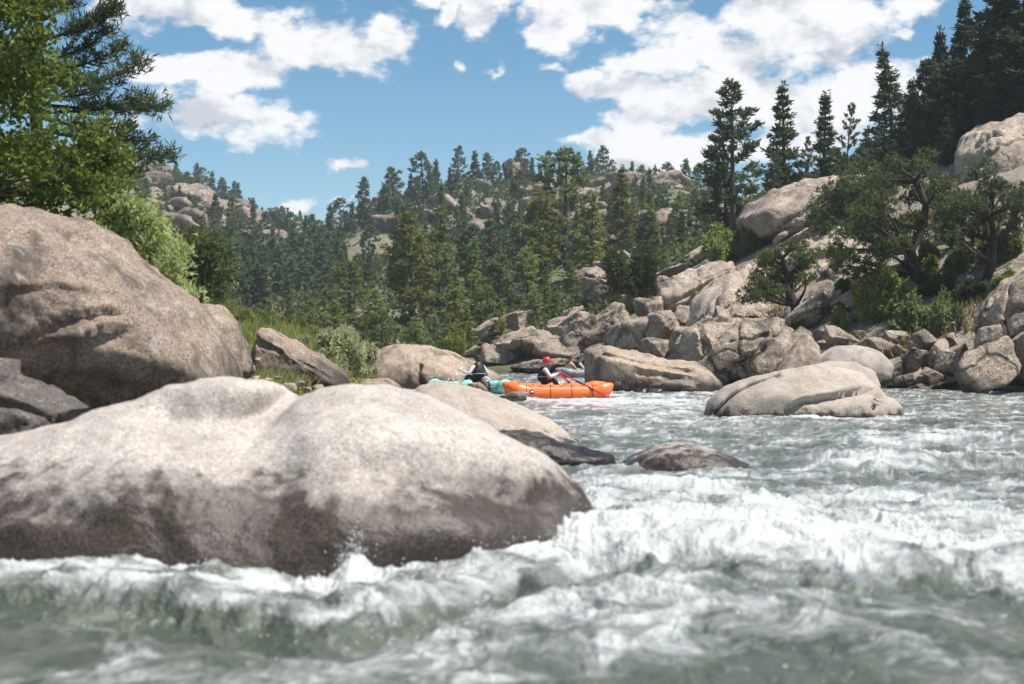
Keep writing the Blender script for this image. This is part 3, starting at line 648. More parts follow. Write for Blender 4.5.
for i, (px, py, rx, ry) in enumerate(((725, 312, 20, 12), (752, 306, 20, 10), (775, 300, 16, 10), (740, 332, 22, 9), (812, 316, 18, 16), (832, 292, 18, 14), (690, 262, 14, 8), (720, 272, 14, 8), (668, 274, 14, 8), (655, 246, 12, 7), (700, 240, 10, 6), (842, 262, 16, 10),
      (860, 300, 12, 8), (815, 232, 20, 9), (858, 246, 14, 8), (880, 246, 12, 8), (948, 236, 14, 8), (975, 218, 14, 9), (1010, 232, 16, 9), (905, 262, 10, 6), (985, 262, 12, 7), (930, 312, 9, 5), (830, 342, 12, 6), (790, 232, 16, 8))):
    block('granite outcrop half buried in the right slope', px, py, rx * 1.55, ry * .85, 'slab', None, 600 + i, planes=9, tilt=rr.uniform(.35, .65), group=G3, deep=1.4, fr=1)
# outcrops of the middle and far hills: a few shapes copied
protos = []
for i in range(6):
    U, Fc = ico(4); V = U * facet(U, 700 + i, 9, 14, .55)[:, None]; V = V / np.abs(V).max(0)
    N = vnorm(V, Fc); V = V + N * (.10 * fbm(V * 1.6 + i, 4, i) + .06 * (ridge(V * 2 + i, 3, i) - 1) + .02 * fbm(V * 8, 3, i))[:, None]
    protos.append(mk('outcrop', V, [Fc], M['far']))
def scatter(n, box, dlo, dhi, smin, smax, label, group, seed):
    g = np.random.default_rng(seed); k = 0; tries = 0
    while k < n and tries < 4000:
        tries += 1
        px = g.uniform(box[0], box[1]); py = g.uniform(box[2], box[3]); d = hit(px, py, dlo)
        if d is None or d > dhi: continue
        s = g.uniform(smin, smax); asp = g.uniform(.5, .9)
        x = (px - CX) / F * d
        o = link('outcrop', protos[g.integers(6)], loc=(x, d + s * .3, float(T(px, d)[0]) + s * asp * .15), rz=g.uniform(0, 6.28), sc=(s * g.uniform(.9, 1.6), s, s * asp))
        o.rotation_euler[0] = g.uniform(-.25, .25); o.rotation_euler[1] = g.uniform(-.3, .3)
        tag(o, label, 'outcrop', group); k += 1
GC = 'granite outcrops on the central hill'
scatter(40, (360, 720, 172, 250), 130, 262, .9, 2.1, 'weathered granite outcrop among the pines of the central hill', GC, 3)
scatter(10, (440, 640, 180, 215), 200, 262, 1.6, 2.8, 'weathered granite outcrop among the pines of the central hill', GC, 4)
scatter(22, (150, 330, 168, 250), 180, 400, 1.6, 3.6, 'pale granite outcrop on the far left ridge', 'granite outcrops on the far left ridge', 5)
for px, py, rx, ry, lab in ((512, 172, 17, 14, 'big cracked summit rock on the central hill'), (400, 222, 30, 13, 'bare tan slab on the left shoulder of the central hill'), (470, 233, 22, 12, 'pale bluff halfway up the central hill'), (548, 196, 14, 14, 'upright rock below the central summit')):
    block(lab, px, py, rx, ry, 'far', None, 760 + px, planes=9, deep=1.2, tilt=.15, sub=5)
# ------------------------------------------------------------------ trees
def tufts(C, Dr, L, K, g, wid=.2, spread=.8):
    """K thin leaf-shaped faces radiating from each clump centre C, roughly along Dr"""
    n = len(C)
    d = g.normal(size=(n, K, 3)) * spread + Dr[:, None, :]
    d /= np.linalg.norm(d, axis=2)[..., None] + 1e-9
    ln = (np.asarray(L).reshape(-1, 1) * g.uniform(.6, 1.25, (n, K)))[..., None]
    pr = np.cross(d, g.normal(size=(n, K, 3))); pr /= np.linalg.norm(pr, axis=2)[..., None] + 1e-9
    c = C[:, None, :] + g.normal(size=(n, K, 3)) * ln * .18
    V = np.stack([c, c + d * ln * .5 + pr * ln * wid, c + d * ln, c + d * ln * .5 - pr * ln * wid], 2).reshape(-1, 3)
    Q = np.arange(n * K * 4).reshape(-1, 4)
    var = np.clip(np.repeat(g.normal(.45, .2, n), K) + g.normal(0, .15, n * K), 0, 1)
    return V, Q, var

def conifer(seed, H=10.0, Rm=1.6, base=.12, nbr=70, ncl=11, K=8, tuft=.34, kind='fir', wid=.16, gap=.0, lean=.0, trunk_r=None, extra=(), hmat=None):
    g = np.random.default_rng(seed); tr = trunk_r or H * .016
    wob = g.normal(0, .012 * H, 2)
    def axis(t):
        t = np.asarray(t, float)
        return np.stack([lean * H * t ** 1.5 + wob[0] * np.sin(t * 4), wob[1] * np.sin(t * 3.1 + 1), H * t], -1)
    A = Acc(); tt = np.linspace(0, .985, 12); A.tube(axis(tt), tr * (1 - tt) ** .8 + .012 * H * .1, 8)
    C = []; Dr = []; L = []
    ts = np.sort(np.clip(np.linspace(base, .97, nbr) + g.normal(0, .012, nbr), base, .985))
    sect = g.uniform(.55, 1.15, 9)
    for k, t_ in enumerate(ts):
        if g.random() < gap: continue
        s = (t_ - base) / (1 - base)
        t_ = base + (1 - base) * (round(s * 17 + g.normal(0, .22)) / 17.5) if kind == 'fir' else t_; t_ = min(.98, max(base, t_))
        if kind == 'fir': prof = (1 - s) ** .85 * (.55 + .45 * min(1, s * 7)); el = -.18 + .75 * s + g.normal(0, .1)
        elif kind == 'pine': prof = (1 - s ** 2.2) ** .75 * (.5 + .5 * min(1, s * 3)) * .95 + .05; el = -.05 + .8 * s + g.normal(0, .16)
        else: prof = (1 - s ** 3) ** .6 * (.75 + .25 * math.sin(s * 9 + seed)); el = .1 + .7 * s + g.normal(0, .25)
        az = k * 2.39996 + g.normal(0, .35)
        ln = max(.04 * H * .5, Rm * prof * g.uniform(.55, 1.1) * (sect[int(az * 1.43) % 9] if kind != 'fir' else 1))
        p0 = axis(t_); u = np.array([math.cos(az) * math.cos(el), math.sin(az) * math.cos(el), math.sin(el)]); w = np.array([-math.sin(az), math.cos(az), 0])
        ss = np.linspace(0, 1, 4); pts = p0 + ln * ss[:, None] * u + np.array([0, 0, 1]) * (.14 * ln * ss ** 2)[:, None]
        A.tube(pts, np.linspace(.18, .04, 4) * tr * (.5 + .5 * prof) + .004, 4, cap=False)
        m = max(3, int(ncl * (.35 + .65 * ln / Rm)))
        q = g.uniform(.25, 1.02, m) if kind == 'fir' else (.62 + .40 * g.choice([.0, .5, .95], m) + g.normal(0, .05, m)); lat = g.uniform(-1, 1, m) * .34 * ln * (1.15 - q) + g.normal(0, .03 * ln, m)
        C.append(p0 + (ln * q)[:, None] * u + lat[:, None] * w + np.stack([0 * q, 0 * q, .14 * ln * q ** 2 + g.normal(.0, .035 * ln + .02, m)], 1))
        Dr.append(np.tile(u * .7 + np.array([0, 0, .45]), (m, 1)) + (np.sign(lat) * .4)[:, None] * w); L.append(np.full(m, tuft) * (.75 + .25 * (1 - s)))
    for (p0, p1, sag, m) in extra:
        p0 = np.array(p0, float); p1 = np.array(p1, float); ss = np.linspace(0, 1, 7)
        pts = p0 + (p1 - p0) * ss[:, None]; pts[:, 2] -= sag * np.sin(ss * math.pi); A.tube(pts, np.linspace(.045, .012, 7), 6, cap=False)
        q = g.uniform(.2, 1.03, int(m * 1.25) if m > 40 else m) ** .8; m = len(q); ln = np.linalg.norm(p1 - p0); u = (p1 - p0) / ln
        c = p0 + (p1 - p0) * q[:, None]; c[:, 2] -= sag * np.sin(q * math.pi)
        c += g.normal(size=(m, 3)) * np.array([.06, .14, .032]) * ln * (.5 + .5 * q)[:, None]
        C.append(c); Dr.append(np.tile(u * .6 + np.array([0, 0, .5]), (m, 1))); L.append(np.full(m, tuft))
    C = np.concatenate(C); Dr = np.concatenate(Dr); L = np.concatenate(L)
    top = axis(np.linspace(.93, 1.0, 5)); C = np.concatenate([C, top]); Dr = np.concatenate([Dr, np.tile([0, 0, 1.0], (5, 1))]); L = np.concatenate([L, np.full(5, tuft * .8)])
    V, Q, var = tufts(C, Dr, L, K, g, wid)
    return A, V, Q, var

def split_meshes(gen, leaf, bark, name='pine'):
    A, V, Q, var = gen
    return (mk('crown', V, [Q], M[leaf], False, attrs={'var': ('FACE', var)}), A.mesh('trunk', M[bark]))
def one_mesh(gen, leaf, bark, name='pine_tree'):
    A, V, Q, var = gen
    W = np.concatenate(A.V); q0 = np.concatenate(A.Q); t0 = np.concatenate(A.T)
    n = len(W)
    me = mk(name, np.concatenate([W, V]), [q0, Q + n, t0], [M[bark], M[leaf]], False, [0] * len(q0) + [1] * len(Q) + [0] * len(t0),
            attrs={'var': ('FACE', np.concatenate([np.zeros(len(q0)), var, np.zeros(len(t0))]))})
    return me

FIR = [split_meshes(conifer(s, Rm=r, nbr=95, ncl=12, K=8, kind='fir', tuft=.40, gap=.08), 'needle', 'bark') for s, r in ((1, 1.75), (2, 1.4), (3, 2.0))]
PINE = [split_meshes(conifer(s, Rm=r, base=b_, nbr=56, ncl=17, K=9, kind='pine', tuft=.36, gap=.2), 'needle', 'bark') for s, r, b_ in ((11, 2.2, .2), (12, 2.0, .1), (13, 2.5, .15))]
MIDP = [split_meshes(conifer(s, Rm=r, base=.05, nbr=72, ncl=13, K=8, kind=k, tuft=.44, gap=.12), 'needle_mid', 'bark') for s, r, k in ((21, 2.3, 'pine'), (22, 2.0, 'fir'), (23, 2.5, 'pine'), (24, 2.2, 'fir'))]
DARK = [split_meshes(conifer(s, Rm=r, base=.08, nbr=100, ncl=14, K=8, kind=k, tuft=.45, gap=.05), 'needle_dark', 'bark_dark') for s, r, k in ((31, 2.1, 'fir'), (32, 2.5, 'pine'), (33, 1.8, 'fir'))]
FARC = [one_mesh(conifer(s, Rm=r, base=.04, nbr=46, ncl=8, K=6, kind=k, tuft=.75, wid=.24), 'needle_far', 'bark') for s, r, k in ((41, 1.7, 'fir'), (42, 2.2, 'pine'), (43, 1.5, 'fir'), (44, 2.9, 'pine'), (45, 2.1, 'fir'), (46, 3.3, 'round'), (47, 2.6, 'pine'))]
RNG = random.Random(17)
def tree(ms, px, top, d, label, group=None, wide=1.0, name='pine_tree', cat='pine tree', sink=.15, base=None, maxpx=None):
    """a tree whose top stands at a column, a height and a depth, rooted in the land"""
    x = (px - CX) / F * d; z0 = float(T(px, d)[0]) - sink
    if base is not None: z0 = min(z0, zz(d, base))
    h = zz(d, top) - z0
    if maxpx: h = min(h, maxpx * d / F)
    if h < 1.0: return None
    s = h / 10.0; rz = RNG.uniform(0, 6.28)
    if isinstance(ms, tuple):
        o = empty(name, (x, d, z0), rz, (s * wide, s * wide, s))
        link('trunk', ms[1], o); link('crown', ms[0], o)
    else: o = link(name, ms, None, (x, d, z0), rz, (s * wide, s * wide, s))
    return tag(o, label, cat, group)

# --- right slope: the skyline trees one by one
tree(PINE[1], 732, 84, 86, 'tall open crowned pine, first on the right skyline', wide=1.3)
tree(PINE[0], 724, 130, 88, 'shorter pine pressed against the tall open crowned one', wide=1.4)
tree(FIR[0], 783, 83, 92, 'slim spired fir between the open crowned pine and a small pine', name='fir_tree', cat='fir tree', wide=1.3)
tree(PINE[2], 772, 150, 90, 'low bushy pine at the foot of the slim spired fir')
tree(PINE[1], 808, 138, 90, 'small thin pine just right of the slim spired fir', wide=.8)
tree(FIR[1], 825, 92, 94, 'narrow fir left of the round topped sparse pine', name='fir_tree', cat='fir tree', wide=1.4)
tree(PINE[2], 850, 104, 96, 'round topped sparse pine with bare limbs on the skyline', wide=.85)
tree(PINE[0], 838, 150, 90, 'bushy pine low in front of the sparse round topped one', wide=1.2)
tree(FIR[2], 886, 46, 90, 'tallest spired fir against the white cloud', name='fir_tree', cat='fir tree', wide=1.3)
tree(PINE[1], 866, 130, 88, 'dim pine left below the tallest spired fir', wide=1.2)
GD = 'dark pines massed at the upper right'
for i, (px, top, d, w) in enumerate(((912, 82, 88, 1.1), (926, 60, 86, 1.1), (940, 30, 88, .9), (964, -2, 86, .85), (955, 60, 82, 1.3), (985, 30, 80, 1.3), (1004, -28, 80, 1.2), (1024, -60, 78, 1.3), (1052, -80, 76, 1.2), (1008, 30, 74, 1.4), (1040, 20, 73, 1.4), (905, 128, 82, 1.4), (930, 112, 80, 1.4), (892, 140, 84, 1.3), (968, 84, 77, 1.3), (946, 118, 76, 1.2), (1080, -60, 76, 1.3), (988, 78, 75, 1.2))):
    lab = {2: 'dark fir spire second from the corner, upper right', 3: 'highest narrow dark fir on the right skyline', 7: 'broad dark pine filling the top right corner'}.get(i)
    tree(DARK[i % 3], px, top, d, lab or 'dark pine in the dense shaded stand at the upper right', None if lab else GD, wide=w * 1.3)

# --- twisted slope pines built one by one
def twisted(label, root, limbs, trunkpts, d, K=12, tuft=.17, leaf='juniper', rad=.62, n=16, seed=5, r0=.2, name='pine_tree', cat='pine tree'):
    """trunk and limbs through given points; clumps of needles round the limb ends"""
    g = np.random.default_rng(seed); B = P(root[0], root[1], d); A = Acc()
    pts = np.array([P(a, q, d + y) for a, q, y in trunkpts]) - B
    A.tube(pts, np.linspace(r0, r0 * .35, len(pts)), 8)
    C = []; Dr = []
    for (a, q, y, s) in limbs:
        e = P(a, q, d + y) - B; k = np.argmin(np.linalg.norm(pts - e + np.array([0, 0, .6]), axis=1)); k = max(1, min(k, len(pts) - 1))
        m = (pts[k] + e) / 2 + g.normal(0, .12, 3) + np.array([0, 0, -.1])
        ss = np.linspace(0, 1, 6)[:, None]; A.tube((1 - ss) ** 2 * pts[k] + 2 * ss * (1 - ss) * m + ss ** 2 * e, np.linspace(r0 * .34, .015, 6), 5, cap=False)
        c = g.normal(size=(int(n * s * 3), 3)); c /= np.linalg.norm(c, axis=1)[:, None]; c *= (g.uniform(.2, 1, len(c)) ** .5)[:, None]
        C.append(e + c * np.array([1.1, 1.0, .72]) * rad * s); Dr.append(c * .5 + np.array([0, 0, .55]))
    C = np.concatenate(C); Dr = np.concatenate(Dr); V, Q, var = tufts(C, Dr, np.full(len(C), tuft), K, g, .14)
    o = empty(name, B); link('trunk', A.mesh('trunk', M['bark_dark']), o); link('crown', mk('crown', V, [Q], M[leaf], False, attrs={'var': ('FACE', var)}), o)
    return tag(o, label, cat)
g = np.random.default_rng(8)
def limbgrid(poly, n, ylo, yhi, slo=.7, shi=1.2, seed=1):
    g = np.random.default_rng(seed); p = np.array(poly, float); out = []
    while len(out) < n:
        a = g.uniform(p[:, 0].min(), p[:, 0].max()); q = g.uniform(p[:, 1].min(), p[:, 1].max()); ins = False
        for (x1, y1), (x2, y2) in zip(p, np.roll(p, -1, 0)):
            if (y1 > q) != (y2 > q) and a < (x2 - x1) * (q - y1) / (y2 - y1) + x1: ins = not ins
        if ins and all(abs(a - o_[0]) + abs(q - o_[1]) > 6 for o_ in out[-40:]): out.append((a, q, g.uniform(ylo, yhi), g.uniform(slo, shi)))
    return out
dk = hit(800, 318)
twisted('bonsai like pine with a leaning trunk on the pale slab', (800, 322), limbgrid([(755, 275), (765, 250), (790, 240), (815, 250), (822, 272), (800, 284), (770, 300), (740, 305), (742, 290)], 34, -1.0, 1.2, .6, 1.0, 3), [(800, 324, 0), (795, 305, 0), (786, 288, .1), (788, 272, .1), (782, 258, 0)], dk, rad=.46, n=15, seed=3, r0=.26, tuft=.15)
dj = hit(918, 290)
twisted('big twisted pine with forked dark trunk on the right slope', (918, 292), limbgrid([(832, 268), (842, 225), (862, 190), (892, 160), (925, 150), (958, 175), (962, 210), (948, 228), (905, 228), (895, 262), (850, 282)], 46, -2.2, 2.0, .6, 1.1, 4), [(918, 296, 0), (916, 272, 0), (910, 250, .2), (922, 230, .3), (926, 205, .2), (915, 180, 0)], dj, leaf='needle', rad=.56, n=18, seed=4, r0=.3)
dj2 = hit(988, 280)
twisted('smaller pine with a bare bent trunk near the right edge', (988, 280), limbgrid([(938, 232), (950, 195), (972, 172), (1000, 160), (1030, 190), (1035, 225), (1000, 240), (962, 246)], 26, -1.6, 1.6, .6, 1.1, 6), [(986, 282, 0), (992, 262, 0), (994, 240, .1), (990, 215, .1), (992, 190, 0)], dj2, leaf='needle', rad=.55, n=18, seed=6, r0=.2)
twisted('bushy pine crown above the steep pale slab', (842, 236), limbgrid([(810, 222), (822, 196), (845, 178), (872, 172), (890, 190), (880, 225), (845, 235)], 40, -1.6, 1.6, .7, 1.2, 7), [(848, 240, 0), (850, 215, 0), (852, 195, 0)], hit(845, 236) or 70, leaf='juniper', rad=.75, n=18, seed=7, r0=.16)

# --- shrubs: a few shapes, copied
def shrub_mesh(seed, leaf, ncl=130, K=11, tuft=.13, wid=.24, flat=.75, lobes=6, zn=1.0):
    g = np.random.default_rng(seed); A = Acc(); C = []; Dr = []
    lobes = lobes * 2; lr_ = 0; lc = g.normal(size=(lobes, 3)) * np.array([.5, .5, .3]) + np.array([0, 0, flat * .62]); lr = g.uniform(.2, .5, lobes)
    for c, r in zip(lc, lr):
        ss = np.linspace(0, 1, 4)[:, None]; A.tube(ss * c * np.array([1, 1, 1.0]) * (1 - .3 * (1 - ss)), np.linspace(.035, .012, 4), 5, cap=False)
        u = g.normal(size=(ncl, 3)); u /= np.linalg.norm(u, axis=1)[:, None]; rr_ = g.uniform(.2, 1.0, ncl) ** .6 * (1 + .35 * np.clip(g.normal(0, 1, ncl), 0, 2.2) ** 2 * .35)
        p = c + u * (r * rr_)[:, None] * np.array([1, 1, flat]); k = p[:, 2] > .02
        C.append(p[k]); Dr.append((u * .8 + np.array([0, 0, .35]))[k])
    C = np.concatenate(C); Dr = np.concatenate(Dr); C = C / np.array([np.quantile(np.hypot(C[:, 0], C[:, 1]), .97)] * 2 + [np.quantile(C[:, 2], .99) / zn]); V, Q, var = tufts(C, Dr, np.full(len(C), tuft), K, g, wid)
    return (mk('foliage', V, [Q], M[leaf], False, attrs={'var': ('FACE', var)}), A.mesh('stem', M['bark']))
ZN = {}
SHR = [shrub_mesh(1, 'shrub'), shrub_mesh(2, 'shrub', lobes=8), shrub_mesh(3, 'shrub', flat=1.0)]
JUN = [shrub_mesh(4, 'juniper', 170, 11, .15, .14, 1.0, 9, 1.8), shrub_mesh(5, 'juniper', 170, 11, .12, .14, .8, 7)]
SAG = [shrub_mesh(6, 'sage', 120, 11, .12, .2, .7, 8), shrub_mesh(7, 'sage', 120, 11, .12, .2, .6, 6)]
def shrub(ms, px, py, w, h, label, group=None, d=None, name='shrub', cat='shrub'):
    """px, py: foot of the shrub; w, h: half width and height in pixels"""
    d = d or hit(px, py) or 60
    k = d / F; o = empty(name, P(px, py + 2, d) + np.array([0, w * k * .4, 0]), RNG.uniform(0, 6.28), (w * k, w * k, h * k * 1.05 / (1.8 if ms is JUN[0] else 1.0)))
    link('stem', ms[1], o); link('foliage', ms[0], o); return tag(o, label, cat, group)
shrub(JUN[0], 643, 308, 29, 56, 'dense conical juniper bush on the cliff top')
shrub(JUN[1], 622, 318, 15, 22, 'low juniper spilling down beside the dense conical bush')
shrub(SHR[0], 728, 268, 32, 38, 'rounded green shrub left above the pale slabs')
shrub(SHR[1], 755, 252, 22, 28, 'green shrub at the foot of the pale granite dome')
shrub(SHR[1], 878, 322, 38, 46, 'large fresh green bush above the rubble bank')
shrub(SHR[2], 918, 338, 34, 38, 'bright green bush right of the large fresh one')
shrub(SHR[0], 845, 330, 18, 20, 'dark low shrub left of the large fresh green bush')
shrub(SHR[2], 945, 330, 22, 34, 'bright bush against the right cliff block')
shrub(SHR[0], 960, 272, 26, 24, 'olive shrub below the smaller bent pine')
shrub(SHR[1], 1010, 262, 30, 28, 'leafy shrub on top of the right cliff block')
shrub(JUN[1], 758, 330, 26, 14, 'low flat juniper under the bonsai like pine')
shrub(JUN[0], 800, 342, 12, 22, 'small green shrub at the root of the bonsai like pine')
shrub(SAG[0], 714, 344, 30, 10, 'pale green tuft on the ledge over the dark slab')
shrub(SAG[1], 745, 322, 20, 10, 'yellowish tuft below the pale slab')
shrub(SHR[0], 655, 348, 16, 14, 'little shrub in a crack above the brown wedge boulder')
shrub(JUN[1], 862, 212, 22, 26, 'olive juniper beside the granite dome')
shrub(JUN[0], 845, 306, 14, 26, 'dark juniper shrub between slabs by the large fresh bush')
shrub(SHR[2], 458, 354, 16, 22, 'yellow green bush at the foot of the trees behind the bank boulder', d=74)
G5 = 'scrub bushes on the right slope'
for i, (px, py, w, h) in enumerate(((690, 250, 12, 12), (672, 262, 12, 10), (905, 282, 20, 20), (935, 296, 22, 24), (970, 300, 20, 18), (822, 256, 9, 9), (930, 262, 18, 20), (1010, 290, 18, 18), (985, 300, 16, 18), (660, 325, 10, 10), (700, 300, 10, 9), (835, 320, 14, 16), (596, 312, 12, 12), (690, 345, 12, 8), (1000, 222, 18, 16), (960, 250, 16, 16), (900, 248, 12, 14))):
    shrub((SHR + JUN)[i % 5], px, py, w, h, 'scrubby green bush growing between slabs of the right slope', G5)

# --- middle stand of trees on the flat behind the rafts
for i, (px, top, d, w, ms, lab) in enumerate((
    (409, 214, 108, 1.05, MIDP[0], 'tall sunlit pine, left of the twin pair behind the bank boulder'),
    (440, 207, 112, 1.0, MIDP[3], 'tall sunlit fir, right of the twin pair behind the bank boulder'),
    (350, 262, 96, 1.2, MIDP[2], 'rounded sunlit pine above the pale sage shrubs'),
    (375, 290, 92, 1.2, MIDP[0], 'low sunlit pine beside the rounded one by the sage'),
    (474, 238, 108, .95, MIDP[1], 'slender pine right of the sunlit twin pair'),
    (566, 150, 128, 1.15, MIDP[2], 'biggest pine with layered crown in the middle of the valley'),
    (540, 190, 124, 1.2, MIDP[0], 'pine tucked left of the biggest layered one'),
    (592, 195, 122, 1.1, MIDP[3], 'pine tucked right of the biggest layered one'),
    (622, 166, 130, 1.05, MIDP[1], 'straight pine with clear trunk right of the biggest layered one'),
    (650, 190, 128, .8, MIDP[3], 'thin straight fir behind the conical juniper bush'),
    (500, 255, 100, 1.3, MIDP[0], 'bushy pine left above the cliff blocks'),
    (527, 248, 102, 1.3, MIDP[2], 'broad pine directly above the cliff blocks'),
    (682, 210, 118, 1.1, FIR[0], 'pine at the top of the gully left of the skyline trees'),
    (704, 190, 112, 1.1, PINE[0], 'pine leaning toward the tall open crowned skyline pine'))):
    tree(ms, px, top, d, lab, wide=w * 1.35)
GM = 'pines on the valley flat behind the rafts'
for i, (px, top, d, w) in enumerate(((325, 285, 100, 1.2), (335, 300, 92, 1.3), (455, 270, 98, 1.2), (487, 285, 94, 1.3), (545, 268, 96, 1.4), (570, 262, 100, 1.4), (465, 305, 86, 1.5), (382, 310, 87, 1.5), (555, 285, 90, 1.5), (310, 300, 98, 1.2), (290, 296, 104, 1.1), (535, 290, 88, 1.5), (448, 315, 83, 1.6), (415, 318, 83, 1.6), (345, 318, 84, 1.6), (320, 312, 88, 1.4), (500, 300, 86, 1.4), (300, 312, 92, 1.5), (270, 300, 104, 1.4), (225, 296, 105, 1.4))):
    tree(MIDP[(i * 3 + 1) % 4], px, top, d, 'green pine in the belt of trees on the valley flat', GM, wide=w * 1.2)
# --- skyline and face of the central hill
GR = 'pines along the skyline of the central hill'; GF = 'pines on the face of the central hill'
for i, (px, top, d) in enumerate(((330, 205, 235), (340, 199, 238), (352, 203, 236), (364, 179, 232), (378, 206, 228), (392, 167, 228), (388, 185, 226), (422, 154, 234), (436, 160, 236), (459, 147, 240), (475, 152, 240), (487, 154, 242), (497, 162, 238), (522, 149, 243), (532, 158, 243), (549, 152, 243), (560, 158, 243), (578, 153, 243), (590, 152, 243), (603, 147, 243), (596, 158, 241), (612, 160, 240), (632, 162, 240), (642, 166, 240), (655, 166, 238), (668, 164, 236), (686, 161, 234), (697, 166, 232), (708, 176, 228), (718, 186, 225), (450, 168, 232), (510, 160, 240), (540, 165, 238), (625, 172, 236), (676, 174, 232), (407, 190, 230), (416, 178, 230), (430, 172, 232))):
    tree(FARC[(0, 3, 4, 1, 6, 3, 2, 5)[i % 8]], px, top, d, 'pine standing on the skyline of the central hill', GR, wide=1.3 if i % 3 else 1.1, maxpx=52)
def forest(n, poly, dlo, dhi, hlo, hhi, label, group, seed, sep=5.5, wide=1.15, cat='pine tree'):
    g = np.random.default_rng(seed); pts = []; k = 0; tries = 0
    while k < n and tries < 9000:
        tries += 1
        c = limbgrid(poly, 1, 0, 1, seed=int(g.integers(1e9)))[0]; px, py = c[0], c[1]
        d = hit(px, py, dlo)
        if d is None or d > dhi or any(math.hypot(px - a, (py - b_) * 1.6) < sep for a, b_ in pts): continue
        pts.append((px, py)); h = min(hhi, (hlo + (py - 170) * .16) * g.uniform(.6, 1.3) / F * d)
        if tree(FARC[g.integers(7)], px, py - h / d * F, d, label, group, wide * g.uniform(.85, 1.3), name=cat.replace(' ', '_'), cat=cat): k += 1
forest(120, [(330, 235), (400, 206), (470, 194), (560, 186), (640, 196), (720, 215), (700, 250), (620, 262), (520, 275), (400, 300), (340, 290)], 105, 262, 20, 9.5, 'pine scattered on the rocky face of the central hill', GF, 1, 7)
# --- far left hill
GL = 'firs on the far left hill'
for i, (px, top, d) in enumerate(((150, 168, 334), (163, 162, 334), (176, 161, 334), (197, 162, 332), (202, 168, 330), (212, 165, 330), (222, 172, 330), (238, 174, 328), (234, 182, 326), (250, 192, 324), (262, 200, 322), (274, 206, 318), (288, 208, 314), (300, 211, 312), (312, 214, 310), (322, 214, 308), (186, 172, 328), (280, 214, 312), (296, 216, 308), (255, 204, 318), (170, 170, 330))):
    tree(FARC[(0, 1, 2, 4, 3)[i % 5]], px, top, d, 'fir on the crest of the far left hill', 'firs on the crest of the far left hill', wide=1.4, name='fir_tree', cat='fir tree', maxpx=30 if px < 250 else 18)
forest(140, [(140, 186), (200, 190), (250, 218), (320, 236), (345, 246), (345, 300), (280, 315), (180, 310), (140, 260)], 95, 345, 13, 9.0, 'fir in the woods covering the far left hill', GL, 2, 5.0, 1.4, 'fir tree')

# --- left bank: leafy tree, big pine, willow, sage and grass
def leafy(label, name, cat, poly, d0, d1, ncl, per, crad, ln, leaf, root, seed, wid=.34, trunk=.12, top=None, spread=.9, up=.1, stemname='trunk', crownname='crown', bark='bark_dark'):
    g = np.random.default_rng(seed); B = P(root[0], root[1], root[2]); A = Acc()
    L = limbgrid(poly, ncl, 0, 1, seed=seed)
    cc = np.array([P(a, q, d0 + y * (d1 - d0)) for a, q, y, s in L]) - B
    hub = cc.mean(0) * np.array([.7, .7, .55]); tt = np.linspace(0, 1, 8)[:, None]
    tp = tt * hub * np.array([1, 1, 1]) ; A.tube(tp, np.linspace(trunk, trunk * .5, 8), 8)
    C = []; Dr = []
    for c in cc:
        k = int(np.clip(np.linalg.norm(c) / (np.linalg.norm(hub) + .1) * 5, 2, 7)); m = (tp[k] + c) / 2 + g.normal(0, .1, 3)
        ss = np.linspace(0, 1, 5)[:, None]; A.tube((1 - ss) ** 2 * tp[k] + 2 * ss * (1 - ss) * m + ss ** 2 * c, np.linspace(trunk * .28, .006, 5), 4, cap=False)
        p = g.normal(size=(per, 3)) * crad * g.uniform(.6, 1.25) * np.array([1, 1, .6]) / 1.7
        C.append(c + p); Dr.append(np.tile([0, 0, up], (per, 1)) + p / crad * .5)
    C = np.concatenate(C); Dr = np.concatenate(Dr); V, Q, var = tufts(C, Dr, np.full(len(C), ln), 3, g, wid, spread)
    o = empty(name, B); link(stemname, A.mesh(stemname, M[bark]), o); link(crownname, mk(crownname, V, [Q], M[leaf], False, attrs={'var': ('FACE', var)}), o)
    return tag(o, label, cat)
leafy('large leafy green tree behind the massive tan boulder', 'broadleaf_tree', 'tree',
      [(-260, -160), (30, -160), (52, -20), (50, 10), (66, 40), (70, 62), (58, 84), (52, 104), (80, 116), (100, 132), (122, 150), (130, 166), (116, 186), (122, 206), (90, 226), (-260, 240)],
      20.5, 25.0, 300, 115, .34, .10, 'leaf', (-40, 352, 22.5), 3)
dp = 29.0; b0 = P(42, 335, dp)
def rel(px, py, dd=0): return P(px, py, dp + dd) - b0
ex = [(rel(42, 40), rel(116, 6), .1, 110), (rel(42, 20), rel(96, -20), .1, 30), (rel(42, 62), rel(112, 30, .4), .1, 46), (rel(42, 80), rel(142, 62, -.3), .25, 80), (rel(42, 72), rel(122, 48, .6), .1, 50), (rel(42, 105), rel(162, 108, .2), .05, 80), (rel(42, 112), rel(148, 98, .6), .1, 60), (rel(42, 118), rel(130, 126, -.4), .1, 60),
      (rel(42, 140), rel(170, 154, .1), .2, 80), (rel(42, 130), rel(150, 140, .5), .1, 60), (rel(42, 150), rel(140, 172, .6), .2, 50), (rel(42, 95), rel(100, 88, -.6), .1, 40), (rel(42, 55), rel(0, 40), .1, 40), (rel(42, 100), rel(-30, 90), .1, 50), (rel(42, 30), rel(-20, 0), .1, 50)]
ge = conifer(61, H=(335 + 190) / F * dp, Rm=1.1, base=.62, nbr=40, ncl=12, K=10, kind='pine', tuft=.20, wid=.075, extra=ex, trunk_r=.17)
ms = (mk('crown', ge[1], [ge[2]], M['needle'], False, attrs={'var': ('FACE', ge[3])}), ge[0].mesh('trunk', M['bark_dark']))
